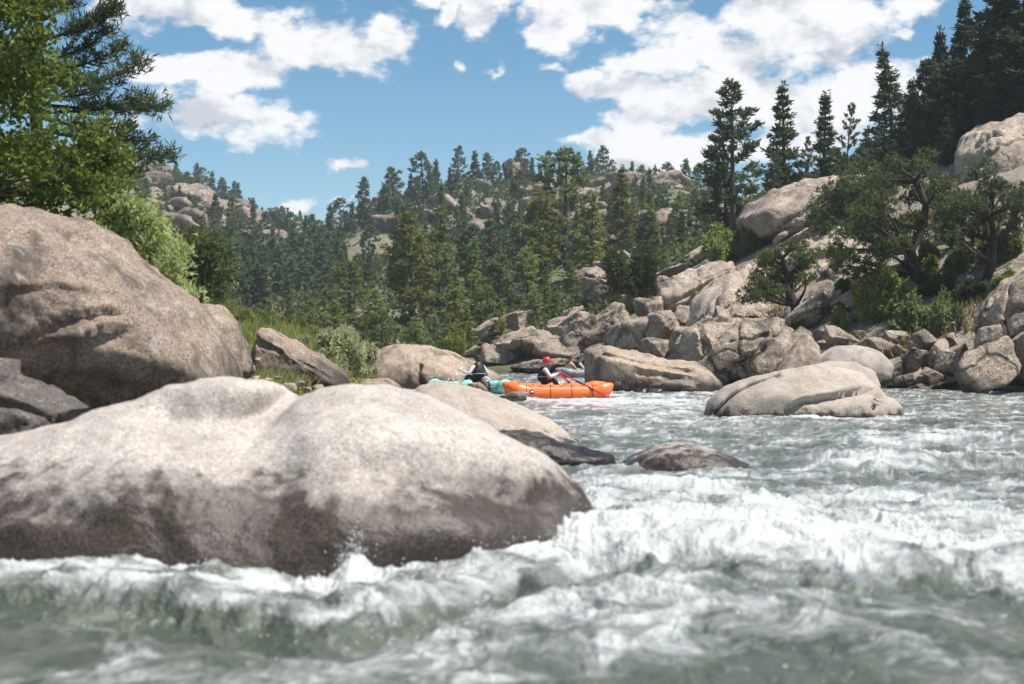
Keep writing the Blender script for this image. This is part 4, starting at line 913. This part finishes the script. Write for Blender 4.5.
o = empty('pine_tree', b0); link('trunk', ms[1], o); link('crown', ms[0], o); tag(o, 'tall pine with long level branches behind the leafy green tree', 'pine tree')
leafy('pale bright willow bush leaning over the massive tan boulder', 'willow_bush', 'bush',
      [(92, 236), (108, 209), (128, 200), (144, 210), (158, 224), (174, 242), (178, 258), (174, 270), (186, 286), (202, 302), (172, 300), (145, 290), (106, 262)], 20.0, 22.3, 130, 44, .17, .10, 'willow', (150, 352, 21.2), 9, wid=.2, trunk=.05, up=.5, stemname='stem', crownname='foliage')
leafy('dull olive bush in shade behind the pale willow', 'bush', 'bush', [(168, 262), (180, 240), (200, 232), (214, 250), (222, 285), (205, 300), (170, 300)], 40, 44, 50, 60, .5, .2, 'juniper', (195, 325, 42), 12, wid=.2, trunk=.08, stemname='stem', crownname='foliage')
GS = 'sage bushes on the left bank'
shrub(SAG[0], 344, 374, 34, 42, 'large pale sage bush beside the broad bank boulder', d=38)
shrub(SAG[1], 322, 358, 22, 24, 'pale sage bush left of the large sage one', d=40)
for i, (px, py, w, h, d) in enumerate(((300, 352, 18, 16, 38), (360, 362, 14, 18, 44), (316, 372, 14, 14, 36), (333, 384, 16, 12, 36), (285, 338, 12, 10, 40), (365, 376, 12, 14, 40), (240, 330, 16, 18, 36), (262, 326, 15, 14, 38), (290, 328, 14, 12, 41), (228, 322, 16, 16, 38), (310, 342, 14, 12, 42))):
    shrub((SAG + SHR)[(0, 1, 0, 1, 2, 0, 3, 2, 4, 2, 3)[i]], px, py, w, h, 'small bush in the meadow grass of the left bank', GS, d=d)
def blades(pts, h, n, seed, w=.02, bend=.5):
    g = np.random.default_rng(seed); m = len(pts); c = np.repeat(pts, n, 0) + g.normal(size=(m * n, 3)) * np.array([.16, .16, 0])
    hh = np.repeat(h, n) * g.uniform(.5, 1.2, m * n); a = g.uniform(0, 6.28, m * n); s = np.stack([np.cos(a), np.sin(a), 0 * a], 1); b_ = g.normal(size=(m * n, 3)) * bend * hh[:, None]; b_[:, 2] = hh
    ww = (w * g.uniform(.6, 1.4, m * n))[:, None]
    V = np.stack([c - s * ww, c + s * ww, c + b_ * .6 + s * ww * .7, c + b_], 1).reshape(-1, 3)
    return V, np.arange(m * n * 4).reshape(-1, 4), np.clip(np.repeat(g.normal(.5, .25, m), n), 0, 1)
g = np.random.default_rng(77)
px = g.uniform(150, 400, 5200); d = g.uniform(24, 50, 5200); z = T(px, d); k = z > .55
pts = np.stack([(px - CX) / F * d, d, z - .03], 1)[k]; dens = fbm(pts * .5, 3, 3); pts = pts[dens > -.35]
V, Q, va = blades(pts, np.clip(.34 + .25 * fbm(pts * .35, 2, 5), .15, .7), 14, 1, .018)
tag(link('meadow_grass', mk('meadow_grass', V, [Q], M['grass'], False, attrs={'var': ('FACE', va)})), 'tall green meadow grass on the left bank', 'grass', kind='stuff')
px = g.uniform(560, 1060, 9000); d = g.uniform(50, 110, 9000); z = T(px, d); pts = np.stack([(px - CX) / F * d, d, z - .03], 1)
k = (z > 1.0) & (fbm(pts * .22, 3, 13) > .28); pts = pts[k]
V, Q, va = blades(pts, np.clip(.4 + .25 * fbm(pts * .3, 2, 5), .2, .8), 12, 2, .03)
tag(link('dry_grass', mk('dry_grass', V, [Q], M['drygrass'], False, attrs={'var': ('FACE', va)})), 'pale dry grass between the rocks of the right slope', 'grass', kind='stuff')
# low scrub covering the hills
px = g.uniform(120, 1060, 11000); d = np.exp(g.uniform(math.log(78), math.log(345), 11000)); z = T(px, d); pts = np.stack([(px - CX) / F * d, d, z], 1)
k = (z > 1.2) & (fbm(pts * .06, 4, 23) > -.08) & ~((px > 700) & (d < 85)); pts = pts[k]; dd = d[k]
sz = .3 + dd / 345 * 1.0; C = np.repeat(pts, 5, 0) + g.normal(size=(len(pts) * 5, 3)) * np.repeat(sz, 5)[:, None] * np.array([.8, .8, .3]); C[:, 2] += np.repeat(sz, 5) * .25
V, Q, va = tufts(C, np.tile([0, 0, .6], (len(C), 1)), np.repeat(sz, 5) * .7, 6, g, .3, .8)
tag(link('undergrowth', mk('undergrowth', V, [Q], M['juniper'], False, attrs={'var': ('FACE', va)})), 'low green scrub covering the hills between the trees', 'undergrowth', kind='stuff')
# ------------------------------------------------------------------ rafts and people
M['orange'] = plain('orange_hypalon', (.90, .17, .03), .42, var=.06)
M['teal'] = plain('teal_hypalon', (.28, .62, .54), .42, var=.06)
M['greyraft'] = plain('grey_hypalon', (.22, .22, .22), .5)
M['black'] = plain('black_rubber', (.015, .015, .017), .5)
M['white'] = plain('white_vinyl', (.75, .75, .73), .5, var=.03)
M['metal'] = plain('aluminium', (.55, .55, .56), .35, .9, var=.05)
M['red'] = plain('red_plastic', (.55, .02, .03), .32, var=.04)
M['vest'] = plain('black_vest', (.012, .012, .014), .75)
M['shirt'] = plain('light_grey_shirt', (.55, .56, .57), .85, var=.08)
M['pants'] = plain('black_trousers', (.015, .015, .018), .8)
M['skin'] = plain('skin', (.52, .30, .21), .55, var=.05)
M['tanshorts'] = plain('khaki_cloth', (.50, .44, .36), .85)
M['hair'] = plain('brown_hair', (.04, .025, .015), .7)
M['eye'] = plain('eye_dark', (.02, .015, .012), .3)
M['cooler'] = plain('grey_cooler', (.30, .31, .32), .5)

def tubeshape(L, r, rise):
    """spine of a raft tube with upturned pointed ends"""
    s = np.linspace(-1, 1, 41); x = s * L / 2; z = rise * np.clip((np.abs(s) - .55) / .45, 0, 1) ** 2
    rad = r * np.clip(1.02 - np.clip((np.abs(s) - .80) / .2, 0, 1) ** 1.6 * .86, .05, 1)
    return np.stack([x, 0 * x, z + r * .72], 1), rad
def raft(label, loc, yaw, L, mat, r=.27, gap=.72, rise=.22, seat_x=-.35):
    o = empty('raft', loc, yaw)
    for sy in (-1, 1):
        a = Acc(); pts, rad = tubeshape(L, r, rise); pts[:, 1] = sy * gap; a.tube(pts, rad, 18)
        tb = link('tube', a.mesh('tube', M[mat]), o)
        a = Acc()
        for s in (-.62, -.2, .22, .6):
            k = int((s + 1) * 20); th = np.linspace(-.35, 1.25, 12) * math.pi * .8
            c = pts[k]; a.tube(np.stack([np.full(12, c[0]), c[1] + sy * np.cos(th) * (rad[k] + .008), c[2] + np.sin(th) * (rad[k] + .004)], 1), .010, 5)
        link('strap', a.mesh('strap', M['black']), tb)
        a = Acc(); k = 9; c = pts[k]; th = np.linspace(0, 2 * math.pi, 24, endpoint=False)
        a.ell((c[0], c[1] + sy * (rad[k] - .004), c[2] + .05), (.075, .018, .075), 0); link('emblem', a.mesh('emblem', M['black']), tb)
        a = Acc(); a.ell((c[0], c[1] + sy * (rad[k] + .012), c[2] + .05), (.055, .012, .028), 0); link('emblem_mark', a.mesh('emblem_mark', M['white']), tb)
        a = Acc(); ks = range(4, 37); a.tube([pts[k] + np.array([0, sy * rad[k] * .55, rad[k] * .85 + .01 - .012 * (k % 4)]) for k in ks], .010, 5)
        link('grab_line', a.mesh('grab_line', M['red' if mat == 'orange' else 'black']), tb)
    a = Acc(); h = r * .95
    for x in (seat_x - .45, seat_x + .15, seat_x + .8): a.tube([(x, -gap - .1, h), (x, gap + .1, h)], .024, 8)
    for sy in (-1, 1): a.tube([(seat_x - .55, sy * gap, h + .025), (seat_x + .95, sy * gap, h + .025)], .024, 8)
    link('frame', a.mesh('frame', M['metal']), o)
    a = Acc(); a.box((seat_x - .12, 0, h + .07), (.24, .30, .07), bev=.25); a.box((seat_x - .36, 0, h + .13), (.03, .22, .05), bev=.3); link('seat', a.mesh('seat', M['black']), o)
    a = Acc(); a.box((seat_x + .85, 0, h - .08), (.26, .40, .13), bev=.12); cb = link('cooler', a.mesh('cooler', M['cooler']), o)
    a = Acc(); a.box((seat_x + .85, 0, h + .065), (.27, .41, .02), bev=.3); link('lid', a.mesh('lid', M['white']), cb)
    for sy in (-1, 1):
        a = Acc(); a.tube([(seat_x + .35, sy * (gap + .02), h), (seat_x + .35, sy * (gap + .05), h + .2)], .016, 8); a.tube([(seat_x + .30, sy * (gap + .05), h + .26), (seat_x + .31, sy * (gap + .05), h + .21), (seat_x + .35, sy * (gap + .05), h + .195), (seat_x + .39, sy * (gap + .05), h + .21), (seat_x + .40, sy * (gap + .05), h + .26)], .012, 8)
        link('oarlock', a.mesh('oarlock', M['metal']), o)
    return tag(o, label, 'raft')

def oar(label, grip, lock, blade, shaft, inner, bl='black'):
    """grip, lock, blade: world points along the oar"""
    g_, b_ = np.array(grip, float), np.array(blade, float); u = (b_ - g_) / np.linalg.norm(b_ - g_); n = np.linalg.norm(b_ - g_)
    o = empty('oar', g_)
    a = Acc(); a.tube([u * t for t in np.linspace(-.08, n * .78, 8)], .024, 8); link('shaft', a.mesh('shaft', M[shaft]), o)
    a = Acc(); a.tube([u * t for t in np.linspace(n * .26, n * .52, 4)], .030, 8); link('sleeve', a.mesh('sleeve', M[inner]), o)
    a = Acc(); v = np.cross(u, [0, 0, 1.0]); v /= np.linalg.norm(v); w = np.cross(u, v); pts = []
    ss = np.linspace(.74, 1.0, 9)
    for s in ss:
        hw = .085 * math.sin(min(1, (s - .70) / .16) * math.pi / 2) * (1 if s < .99 else .8); c = u * n * s
        pts += [c + w * hw, c + v * .014, c - w * hw, c - v * .014]
    Q = [[i * 4 + j, i * 4 + (j + 1) % 4, i * 4 + 4 + (j + 1) % 4, i * 4 + 4 + j] for i in range(8) for j in range(4)] + [[0, 3, 2, 1], [32, 33, 34, 35]]
    a.add(pts, Q); link('blade', a.mesh('blade', M[bl]), o)
    return tag(o, label, 'oar')

def person(label, loc, yaw, J, clothes, helmet=None, cap=None, look=0.0):
    """J: joints in the figure's own frame (x right, y forward, z up, seat at 0); one skinned body, clothes as children"""
    names = ['pelvis', 'belly', 'chest', 'neck', 'head', 'crown']; names += [s + n for s in 'lr' for n in ('shoulder', 'elbow', 'wrist', 'palm', 'hip', 'knee', 'ankle', 'toe')]
    idx = {n: i for i, n in enumerate(names)}
    E = [('pelvis', 'belly'), ('belly', 'chest'), ('chest', 'neck'), ('neck', 'head'), ('head', 'crown')]
    for s in 'lr': E += [('chest', s + 'shoulder'), (s + 'shoulder', s + 'elbow'), (s + 'elbow', s + 'wrist'), (s + 'wrist', s + 'palm'), ('pelvis', s + 'hip'), (s + 'hip', s + 'knee'), (s + 'knee', s + 'ankle'), (s + 'ankle', s + 'toe')]
    rad = dict(pelvis=(.15, .12), belly=(.135, .105), chest=(.15, .115), neck=(.055, .055), head=(.082, .092), crown=(.075, .085), shoulder=(.062, .062), elbow=(.042, .042), wrist=(.029, .029), palm=(.034, .022), hip=(.085, .085), knee=(.058, .058), ankle=(.04, .04), toe=(.038, .03))
    V = [J[n] for n in names]
    def skinned(name, mesh_edges, mats, keep=None, grow=0.0, sub=2):
        used = sorted({i for e in mesh_edges for i in e}); mp = {u: k for k, u in enumerate(used)}
        me = bpy.data.meshes.new(name); me.from_pydata([Vector(V[u]) for u in used], [(mp[a], mp[b]) for a, b in mesh_edges], [])
        ob = bpy.data.objects.new(name, me); COL.objects.link(ob)
        ob.modifiers.new('Skin', 'SKIN'); sm = ob.modifiers.new('Sub', 'SUBSURF'); sm.levels = sm.render_levels = sub
        for k, u in enumerate(used):
            n = names[u]; r_ = rad.get(n) or rad[n[1:]]; sv = me.skin_vertices[0].data[k]; sv.radius = (r_[0] + grow, r_[1] + grow); sv.use_root = (k == 0)
        dg = bpy.context.evaluated_depsgraph_get(); dg.update()
        out = bpy.data.meshes.new_from_object(ob.evaluated_get(dg)); bpy.data.objects.remove(ob); bpy.data.meshes.remove(me)
        v = np.empty(len(out.vertices) * 3); out.vertices.foreach_get('co', v); v = v.reshape(-1, 3)
        q = [list(p.vertices) for p in out.polygons]
        return v, [f for f in q if len(f) == 4], [f for f in q if len(f) == 3]
    ed = [(idx[a], idx[b]) for a, b in E]
    o = empty('person', loc, yaw)
    v, q, t_ = skinned('body', ed, M['skin']); a = Acc(); a.add(v, q, t_, 0)
    h = np.array(J['head']); up = np.array(J['crown']) - h; c = h + up * .35
    fw = np.array([math.sin(look), math.cos(look), 0]); rt = np.array([fw[1], -fw[0], 0])
    a.ell(c + fw * .015, (.078, .098, .12), 0, 16, 12, -look)                       # the skull over the skinned neck and head
    a.ell(c + fw * .112 + np.array([0, 0, -.022]), (.015, .022, .026), 0, 8, 6, -look)      # nose
    a.ell(c + fw * .095 + np.array([0, 0, -.062]), (.026, .012, .009), 2, 8, 6, -look)      # mouth
    a.ell(c + fw * .075 + np.array([0, 0, -.095]), (.04, .035, .028), 0, 8, 6, -look)       # chin
    for s in (-1, 1):
        a.ell(c + fw * .096 + rt * s * .032 + np.array([0, 0, .005]), (.014, .010, .009), 1, 8, 6, -look)
        a.ell(c + rt * s * .080 + np.array([0, 0, -.01]), (.012, .024, .034), 0, 8, 6, -look)
    for s in 'lr':                                                                   # five fingers closed round what the hand holds
        p = np.array(J[s + 'palm']); w_ = np.array(J[s + 'wrist']); u = (p - w_) / (np.linalg.norm(p - w_) + 1e-9)
        sd = np.cross(u, [0, 0, 1.0]); sd /= np.linalg.norm(sd) + 1e-9; dn = np.cross(sd, u); dn = dn if dn[2] < 0 else -dn
        for k, (off, ln) in enumerate(((-.030, .066), (-.010, .076), (.010, .072), (.030, .058))):
            b_ = p + sd * off + u * .01; a.tube([b_, b_ + u * ln * .45, b_ + u * ln * .6 + dn * ln * .35, b_ + u * ln * .3 + dn * ln * .62], [.010, .0095, .009, .007], 6, 0)
        th = p - u * .02 + sd * (.036 if s == 'l' else -.036); a.tube([th, th + u * .03 + sd * (.016 if s == 'l' else -.016) + dn * .015, th + u * .045 + dn * .045], [.012, .011, .008], 6, 0)
    link('body', a.mesh('body', [M['skin'], M['eye'], M['red' if False else 'skin']]), o)
    def cover(name, edges, grow, mat, cut=None):
        v_, q_, t2 = skinned(name, [(idx[x], idx[y]) for x, y in edges], None, grow=grow)
        b_ = Acc(); b_.add(v_, q_, t2); return link(name, b_.mesh(name, M[mat]), o)
    def mid(n1, n2, f): return list(np.array(J[n1]) * (1 - f) + np.array(J[n2]) * f)
    if clothes.get('shirt'):
        cover('shirt', [('belly', 'chest'), ('chest', 'lshoulder'), ('chest', 'rshoulder'), ('lshoulder', 'lelbow'), ('rshoulder', 'relbow'), ('lelbow', 'lwrist'), ('relbow', 'rwrist')] if clothes.get('sleeves', 1) else [('pelvis', 'belly'), ('belly', 'chest'), ('chest', 'lshoulder'), ('chest', 'rshoulder')], .010, clothes['shirt'])
    if clothes.get('pants'): cover('trousers', [('belly', 'pelvis'), ('pelvis', 'lhip'), ('pelvis', 'rhip'), ('lhip', 'lknee'), ('rhip', 'rknee')] + ([('lknee', 'lankle'), ('rknee', 'rankle')] if clothes.get('long', 1) else []), .014, clothes['pants'])
    if clothes.get('vest'):
        b_ = Acc(); ch = np.array(J['chest']); be = np.array(J['belly']); ctr = ch * .55 + be * .45 + np.array([0, .0, .02])
        hgt = np.linalg.norm(ch - be) * .5 + .15
        def puff(X):
            Y = X.copy(); Y[:, :2] = np.sign(X[:, :2]) * np.abs(X[:, :2]) ** .8 * np.array([.215, .165]) ** .2; return Y
        tl = (ch - be) / (np.linalg.norm(ch - be) + 1e-9)
        def shaped(X):
            Y = puff(X); Y[:, 1] += Y[:, 2] * tl[1] / max(.3, tl[2]); Y[:, 0] += Y[:, 2] * tl[0] / max(.3, tl[2]); return Y
        b_.ell(ctr, (.215, .165, hgt), 0, 20, 14, 0, shaped)
        vs = link('life_vest', b_.mesh('life_vest', M[clothes['vest']]), o)
        b_ = Acc(); zq = ctr[2] - hgt * .35; th = np.linspace(0, 2 * math.pi, 25)
        b_.tube(np.stack([ctr[0] + np.cos(th) * .212 + 0 * th, ctr[1] + np.sin(th) * .165 + (zq - ctr[2]) * tl[1], np.full(25, zq)], 1), .014, 6); link('belt', b_.mesh('belt', M['cooler']), vs)
        for s in 'lr':
            b_ = Acc(); sh = np.array(J[s + 'shoulder']); k = sh * .6 + ch * .4
            b_.tube([k + [0, -.12, .02], k + [0, -.07, .09], k + [0, 0, .115], k + [0, .07, .09], k + [0, .12, .02]], .035, 8); link('shoulder_strap', b_.mesh('shoulder_strap', M[clothes['vest']]), vs)
    top = c + fw * .005 + np.array([0, 0, .045])
    def domef(X):
        Y = X.copy(); Y[:, 2] = np.maximum(Y[:, 2], -.045 - .03 * (X[:, 1] < 0)); return Y
    if helmet:
        b_ = Acc(); b_.ell(top, (.112, .132, .118), 0, 18, 12, -look, domef); b_.ell(top + fw * .125 + np.array([0, 0, -.015]), (.08, .045, .012), 0, 12, 6, -look)
        hm = link('helmet', b_.mesh('helmet', M[helmet]), o)
        b_ = Acc(); b_.tube([top + rt * .1 + [0, 0, -.05], c + rt * .06 + fw * .05 + [0, 0, -.10], c + fw * .07 + [0, 0, -.128], c - rt * .06 + fw * .05 + [0, 0, -.10], top - rt * .1 + [0, 0, -.05]], .008, 6); link('chin_strap', b_.mesh('chin_strap', M['black']), hm)
    elif cap:
        b_ = Acc(); b_.ell(top, (.098, .116, .098), 0, 16, 10, -look, domef); b_.ell(top + fw * .14 + np.array([0, 0, -.03]), (.07, .07, .010), 0, 12, 6, -look); link('cap', b_.mesh('cap', M[cap]), o)
        b_ = Acc(); b_.ell(c + np.array([0, 0, .005]) - fw * .03, (.088, .085, .085), 0, 14, 10, -look); link('hair', b_.mesh('hair', M['hair']), o)
    else:
        b_ = Acc(); b_.ell(top - fw * .02, (.092, .105, .095), 0, 16, 10, -look, domef); link('hair', b_.mesh('hair', M['hair']), o)
    return tag(o, label, 'person')
def seated(lw, rw, lean=.08, knee=.36, kz=.20, foot=.62, fz=-.22, head=0.0):
    ch = np.array([0, lean, .40])
    J = dict(pelvis=(0, 0, .10), belly=(0, lean * .45, .24), chest=tuple(ch), neck=(0, lean * 1.25, .555), head=(0, lean * 1.4 + .02, .66), crown=(0, lean * 1.45 + .02, .76))
    for s, sx, w_ in (('l', -1, lw), ('r', 1, rw)):
        sh = ch + np.array([sx * .185, 0, .075]); w_ = np.array(w_, float); v = w_ - sh; n = np.linalg.norm(v)
        L1, L2 = .29, .26; n2 = min(n, (L1 + L2) * .985); w_ = sh + v / n * n2
        aa = (L1 * L1 - L2 * L2 + n2 * n2) / (2 * n2); hh = math.sqrt(max(0, L1 * L1 - aa * aa)); pole = np.array([sx * .5, -.3, -.8]); u = v / n; pole -= u * (pole @ u); pole /= np.linalg.norm(pole)
        el = sh + u * aa + pole * hh
        J.update({s + 'shoulder': tuple(sh), s + 'elbow': tuple(el), s + 'wrist': tuple(w_), s + 'palm': tuple(w_ + (w_ - el) / np.linalg.norm(w_ - el) * .075), s + 'hip': (sx * .10, .06, .09), s + 'knee': (sx * .17, knee, kz), s + 'ankle': (sx * .16, foot, fz), s + 'toe': (sx * .17, foot + .17, fz - .05)})
    return J
def to_world(loc, yaw, p):
    c_, s_ = math.cos(yaw), math.sin(yaw); return np.array([loc[0] + p[0] * c_ - p[1] * s_, loc[1] + p[0] * s_ + p[1] * c_, loc[2] + p[2]])
def rower(label, rl, ryaw, seat_x, J, clothes, r=.27, **kw):
    """sit a figure on a raft's seat, facing along the raft"""
    h = r * .95 + .14; L = to_world(rl, ryaw, (seat_x - .12, 0, h)); person(label, L, ryaw - math.pi / 2, J, clothes, **kw); return L, ryaw - math.pi / 2
# orange raft
rl = P(557, 397, 42.0); rl[2] = -.06; yaw = .10
raft('orange raft with pointed tubes, bow toward the wedge boulder', rl, yaw, 3.1, 'orange', r=.245, rise=.26)
J = seated((-.20, .46, .34), (.20, .46, .36), lean=.10)
L, py_ = rower('person in a red helmet and grey sleeves rowing the orange raft', rl, yaw, -.35, J, dict(shirt='shirt', vest='vest', pants='pants'), helmet='red', look=0, r=.245)
for s, sx, lab in (('r', 1, 'red and black oar reaching down over the near orange tube'), ('l', -1, 'red oar on the far side of the orange raft')):
    grip = to_world(L, py_, J[s + 'palm']); side = -1 if s == 'r' else 1
    lk = to_world(rl, yaw, (.0, side * .78, .70)); tip = to_world(rl, yaw, (1.75 if s == 'r' else 1.3, side * 1.75, -.16))
    oar(lab, grip, lk, tip, 'red', 'black', 'red')
# teal raft, seen from behind
rl = P(470, 394, 44.0); rl[2] = -.02; yaw = math.pi * .70
raft('teal raft half hidden by pale rocks, pointing away', rl, yaw, 2.3, 'teal', r=.25)
J = seated((-.46, .22, .36), (.38, .24, .20), lean=.02)
L, py_ = rower('person in black vest and cap seen from behind in the teal raft', rl, yaw, -.35, J, dict(shirt='shirt', vest='vest', pants='pants'), r=.26, cap='vest')
for s, side, lab in (('l', 1, 'oar with black blade held out left of the teal raft'), ('r', -1, 'oar with black blade right of the teal raft')):
    grip = to_world(L, py_, J[s + 'palm']); tip = to_world(rl, yaw, (-.05 if s == 'l' else -.1, side * (.78 if s == 'l' else .85), .34))
    oar(lab, grip, None, tip, 'white', 'white', 'black')
# the third raft, beyond the wedge boulder
rl = P(590, 375, 66.0); rl[2] = -.02; yaw = .15
raft('low grey raft with passengers far behind the orange one', rl, yaw, 3.0, 'greyraft', r=.22)
J = seated((-.25, .40, .30), (.25, .42, .22), lean=.02)
for dx, lab, cl, kw in ((-.95, 'person with bare head and khaki shorts at the stern of the grey raft', dict(shirt='tanshorts', pants='tanshorts', long=0, sleeves=0), {}), (-.55, 'person in black vest and pale sleeves in the middle of the grey raft', dict(shirt='shirt', vest='vest', pants='pants'), dict(cap='vest')), (-.1, 'person in red vest and red helmet, partly behind the wedge boulder', dict(shirt='shirt', vest='red', pants='pants'), dict(helmet='red'))):
    person(lab, to_world(rl, yaw, (dx, .1 if dx > -.9 else -.1, .13)), yaw - math.pi / 2 + (.3 if dx < 0 else -.6), J, cl, **kw)
# ------------------------------------------------------------------ sky, sun, camera
SUN = Vector((.42, -.12, .90)).normalized()
el = math.asin(SUN.z); azr = math.atan2(SUN.x, SUN.y)
w = bpy.data.worlds.new('World'); scene.world = w; w.use_nodes = True
t = NT(w.node_tree); bg = w.node_tree.nodes['Background']
sky = t('ShaderNodeTexSky', sky_type='NISHITA', sun_disc=False, sun_elevation=el, sun_rotation=azr, altitude=2400.0, air_density=1.15, dust_density=.6, ozone_density=2.0)
dr = t('ShaderNodeTexCoord').outputs['Generated']
sp = t('ShaderNodeSeparateXYZ', {0: dr}); X, Y, Z = sp.outputs
Yc = t.math('MAXIMUM', Y, .06)
uv = t('ShaderNodeCombineXYZ', {0: t.math('DIVIDE', X, Yc), 1: t.math('DIVIDE', Z, Yc), 2: 0.0}).outputs[0]
wn = t('ShaderNodeTexNoise', {'Vector': uv, 'Scale': 9.0, 'Detail': 3.0})
uvw = t('ShaderNodeVectorMath', {0: uv, 1: t('ShaderNodeVectorMath', {0: t('ShaderNodeVectorMath', {0: wn.outputs['Color'], 1: (.5, .5, .5)}, operation='SUBTRACT').outputs[0], 1: (.045, .03, 0)}, operation='MULTIPLY').outputs[0]}, operation='ADD').outputs[0]
wn2 = t('ShaderNodeTexNoise', {'Vector': uv, 'Scale': 55.0, 'Detail': 4.0})
uvw = t('ShaderNodeVectorMath', {0: uvw, 1: t('ShaderNodeVectorMath', {0: t('ShaderNodeVectorMath', {0: wn2.outputs['Color'], 1: (.5, .5, .5)}, operation='SUBTRACT').outputs[0], 1: (.030, .020, 0)}, operation='MULTIPLY').outputs[0]}, operation='ADD').outputs[0]
BL = [(205, 14, 85, 26), (150, 2, 50, 20), (225, 70, 100, 24), (335, 52, 85, 42), (385, 45, 40, 34), (205, 121, 100, 24), (265, 124, 45, 12), (350, 169, 30, 8), (480, 22, 28, 26), (455, 4, 60, 12), (442, 20, 14, 12), (502, 67, 17, 8), (547, 70, 16, 7), (455, 66, 9, 8),
      (555, 25, 46, 34), (610, 8, 70, 26), (610, 85, 64, 17), (655, 62, 50, 22), (690, 22, 60, 42), (780, 8, 100, 40), (850, 40, 60, 36), (730, 55, 60, 30), (650, 118, 70, 16), (605, 138, 70, 16), (690, 100, 90, 34), (790, 100, 120, 48), (870, 80, 60, 36), (700, 150, 130, 24), (925, 95, 40, 30), (915, 8, 24, 18), (905, 34, 14, 10), (300, 203, 30, 8), (640, 170, 90, 12), (340, 205, 22, 6), (560, -20, 200, 22)]
B = None
for (px, py, rx, ry) in BL:
    v = t('ShaderNodeVectorMath', {0: uvw, 1: ((px - CX) / F, (CY - py) / F, 0)}, operation='SUBTRACT').outputs[0]
    v = t('ShaderNodeVectorMath', {0: v, 1: (F / rx, F / ry, 0)}, operation='MULTIPLY').outputs[0]
    b1 = t.math('MULTIPLY', t.math('SUBTRACT', 1.0, t('ShaderNodeVectorMath', {0: v}, operation='LENGTH').outputs['Value']), min(1.0, .35 + rx / 60))
    B = b1 if B is None else t.math('SMOOTH_MAX', B, b1, .12)
B = t.math('MAXIMUM', B, -.55)
# away from the photographed window the same weather carries on
out = t.math('MAXIMUM', t.rng(Y, .75, .45, 0, 1), t.rng(t.math('ABSOLUTE', t.math('DIVIDE', X, Yc)), .40, .55, 0, 1)); out = t.math('MAXIMUM', out, t.rng(Z, .27, .38, 0, 1))
sc3 = t('ShaderNodeMapping', {'Vector': dr, 'Scale': (1, 1, 1.7)}).outputs[0]
lo = t.noise(sc3, 3.0, 4, .55)
B = t.math('ADD', t.math('MULTIPLY', B, t.math('SUBTRACT', 1.0, out)), t.math('MULTIPLY', out, t.rng(lo, .42, .66, -.55, .6)))
n1 = t.noise(sc3, 17, 11, .60, .1)
up = t('ShaderNodeVectorMath', {0: sc3, 1: (.012, 0, .026)}, operation='ADD').outputs[0]
n2 = t.noise(up, 17, 6, .60, .1)
dens = t.math('ADD', t.math('SUBTRACT', t.math('MULTIPLY', B, 1.3), .14), t.math('MULTIPLY', t.math('SUBTRACT', n1, .5), 4.2))
cov = t.rng(dens, -.15, .50, 0, 1, True)
sh = t.math('ADD', t.math('MULTIPLY', t.math('SUBTRACT', n2, n1), 3.2), t.math('MULTIPLY', t.math('SUBTRACT', dens, .7), .20))
shade = t.rng(sh, -.12, .55, 0, 1, True)
CL = 6.6
cc = t.mix(shade, (CL * 1.0, CL * 1.0, CL * 1.01), (CL * .62, CL * .66, CL * .72))
skc = t('ShaderNodeHueSaturation', {'Hue': .486, 'Saturation': 1.22, 'Value': .78, 'Color': sky.outputs[0]}).outputs[0]
t.l.new(t.mix(cov, skc, cc), bg.inputs['Color']); bg.inputs['Strength'].default_value = .093
sl = bpy.data.lights.new('sun', 'SUN'); sl.energy = 4.8; sl.angle = R(1.0); sl.color = (1.0, .955, .89)
so = bpy.data.objects.new('sun', sl); COL.objects.link(so); so.rotation_euler = SUN.to_track_quat('Z', 'Y').to_euler(); so.location = (20, 0, 60)
cam = bpy.data.cameras.new('camera'); cam.sensor_width = 36.0; cam.lens = 50.0; cam.clip_start = .1; cam.clip_end = 6000
cam.dof.use_dof = True; cam.dof.focus_distance = 45.0; cam.dof.aperture_fstop = 1.6
co = bpy.data.objects.new('camera', cam); COL.objects.link(co); co.location = (0, 0, CAMZ); co.rotation_euler = (math.pi / 2, 0, 0); scene.camera = co
scene.view_settings.view_transform = 'Standard'; scene.view_settings.look = 'None'; scene.view_settings.gamma = 1.0; scene.view_settings.use_curve_mapping = False
scene.view_settings.exposure = .72
scene.render.engine = 'CYCLES'
cy = scene.cycles; cy.use_denoising = True; cy.denoiser = 'OPENIMAGEDENOISE'; cy.max_bounces = 6; cy.diffuse_bounces = 3; cy.glossy_bounces = 3; cy.transmission_bounces = 4; cy.volume_bounces = 0; cy.sample_clamp_indirect = 6.0
cy.use_adaptive_sampling = True; cy.adaptive_threshold = .015

# the air of the canyon
hz = bpy.data.materials.new('canyon_air'); hz.use_nodes = True; ht = NT(hz.node_tree); hz.node_tree.nodes.remove(hz.node_tree.nodes['Principled BSDF'])
pv = ht('ShaderNodeVolumePrincipled', {'Color': (.82, .90, 1.0, 1), 'Density': .00035, 'Anisotropy': .0})
ht.l.new(pv.outputs[0], hz.node_tree.nodes['Material Output'].inputs['Volume'])
bx = bpy.data.meshes.new('haze'); bx.from_pydata([(x, y, z) for x in (-3200, 3200) for y in (-40, 930) for z in (-5, 72)], [], [(0, 1, 3, 2), (4, 6, 7, 5), (0, 4, 5, 1), (2, 3, 7, 6), (0, 2, 6, 4), (1, 5, 7, 3)])
bx.materials.append(hz)
tag(link('haze', bx), 'thin bluish summer haze filling the canyon', 'haze', kind='stuff')
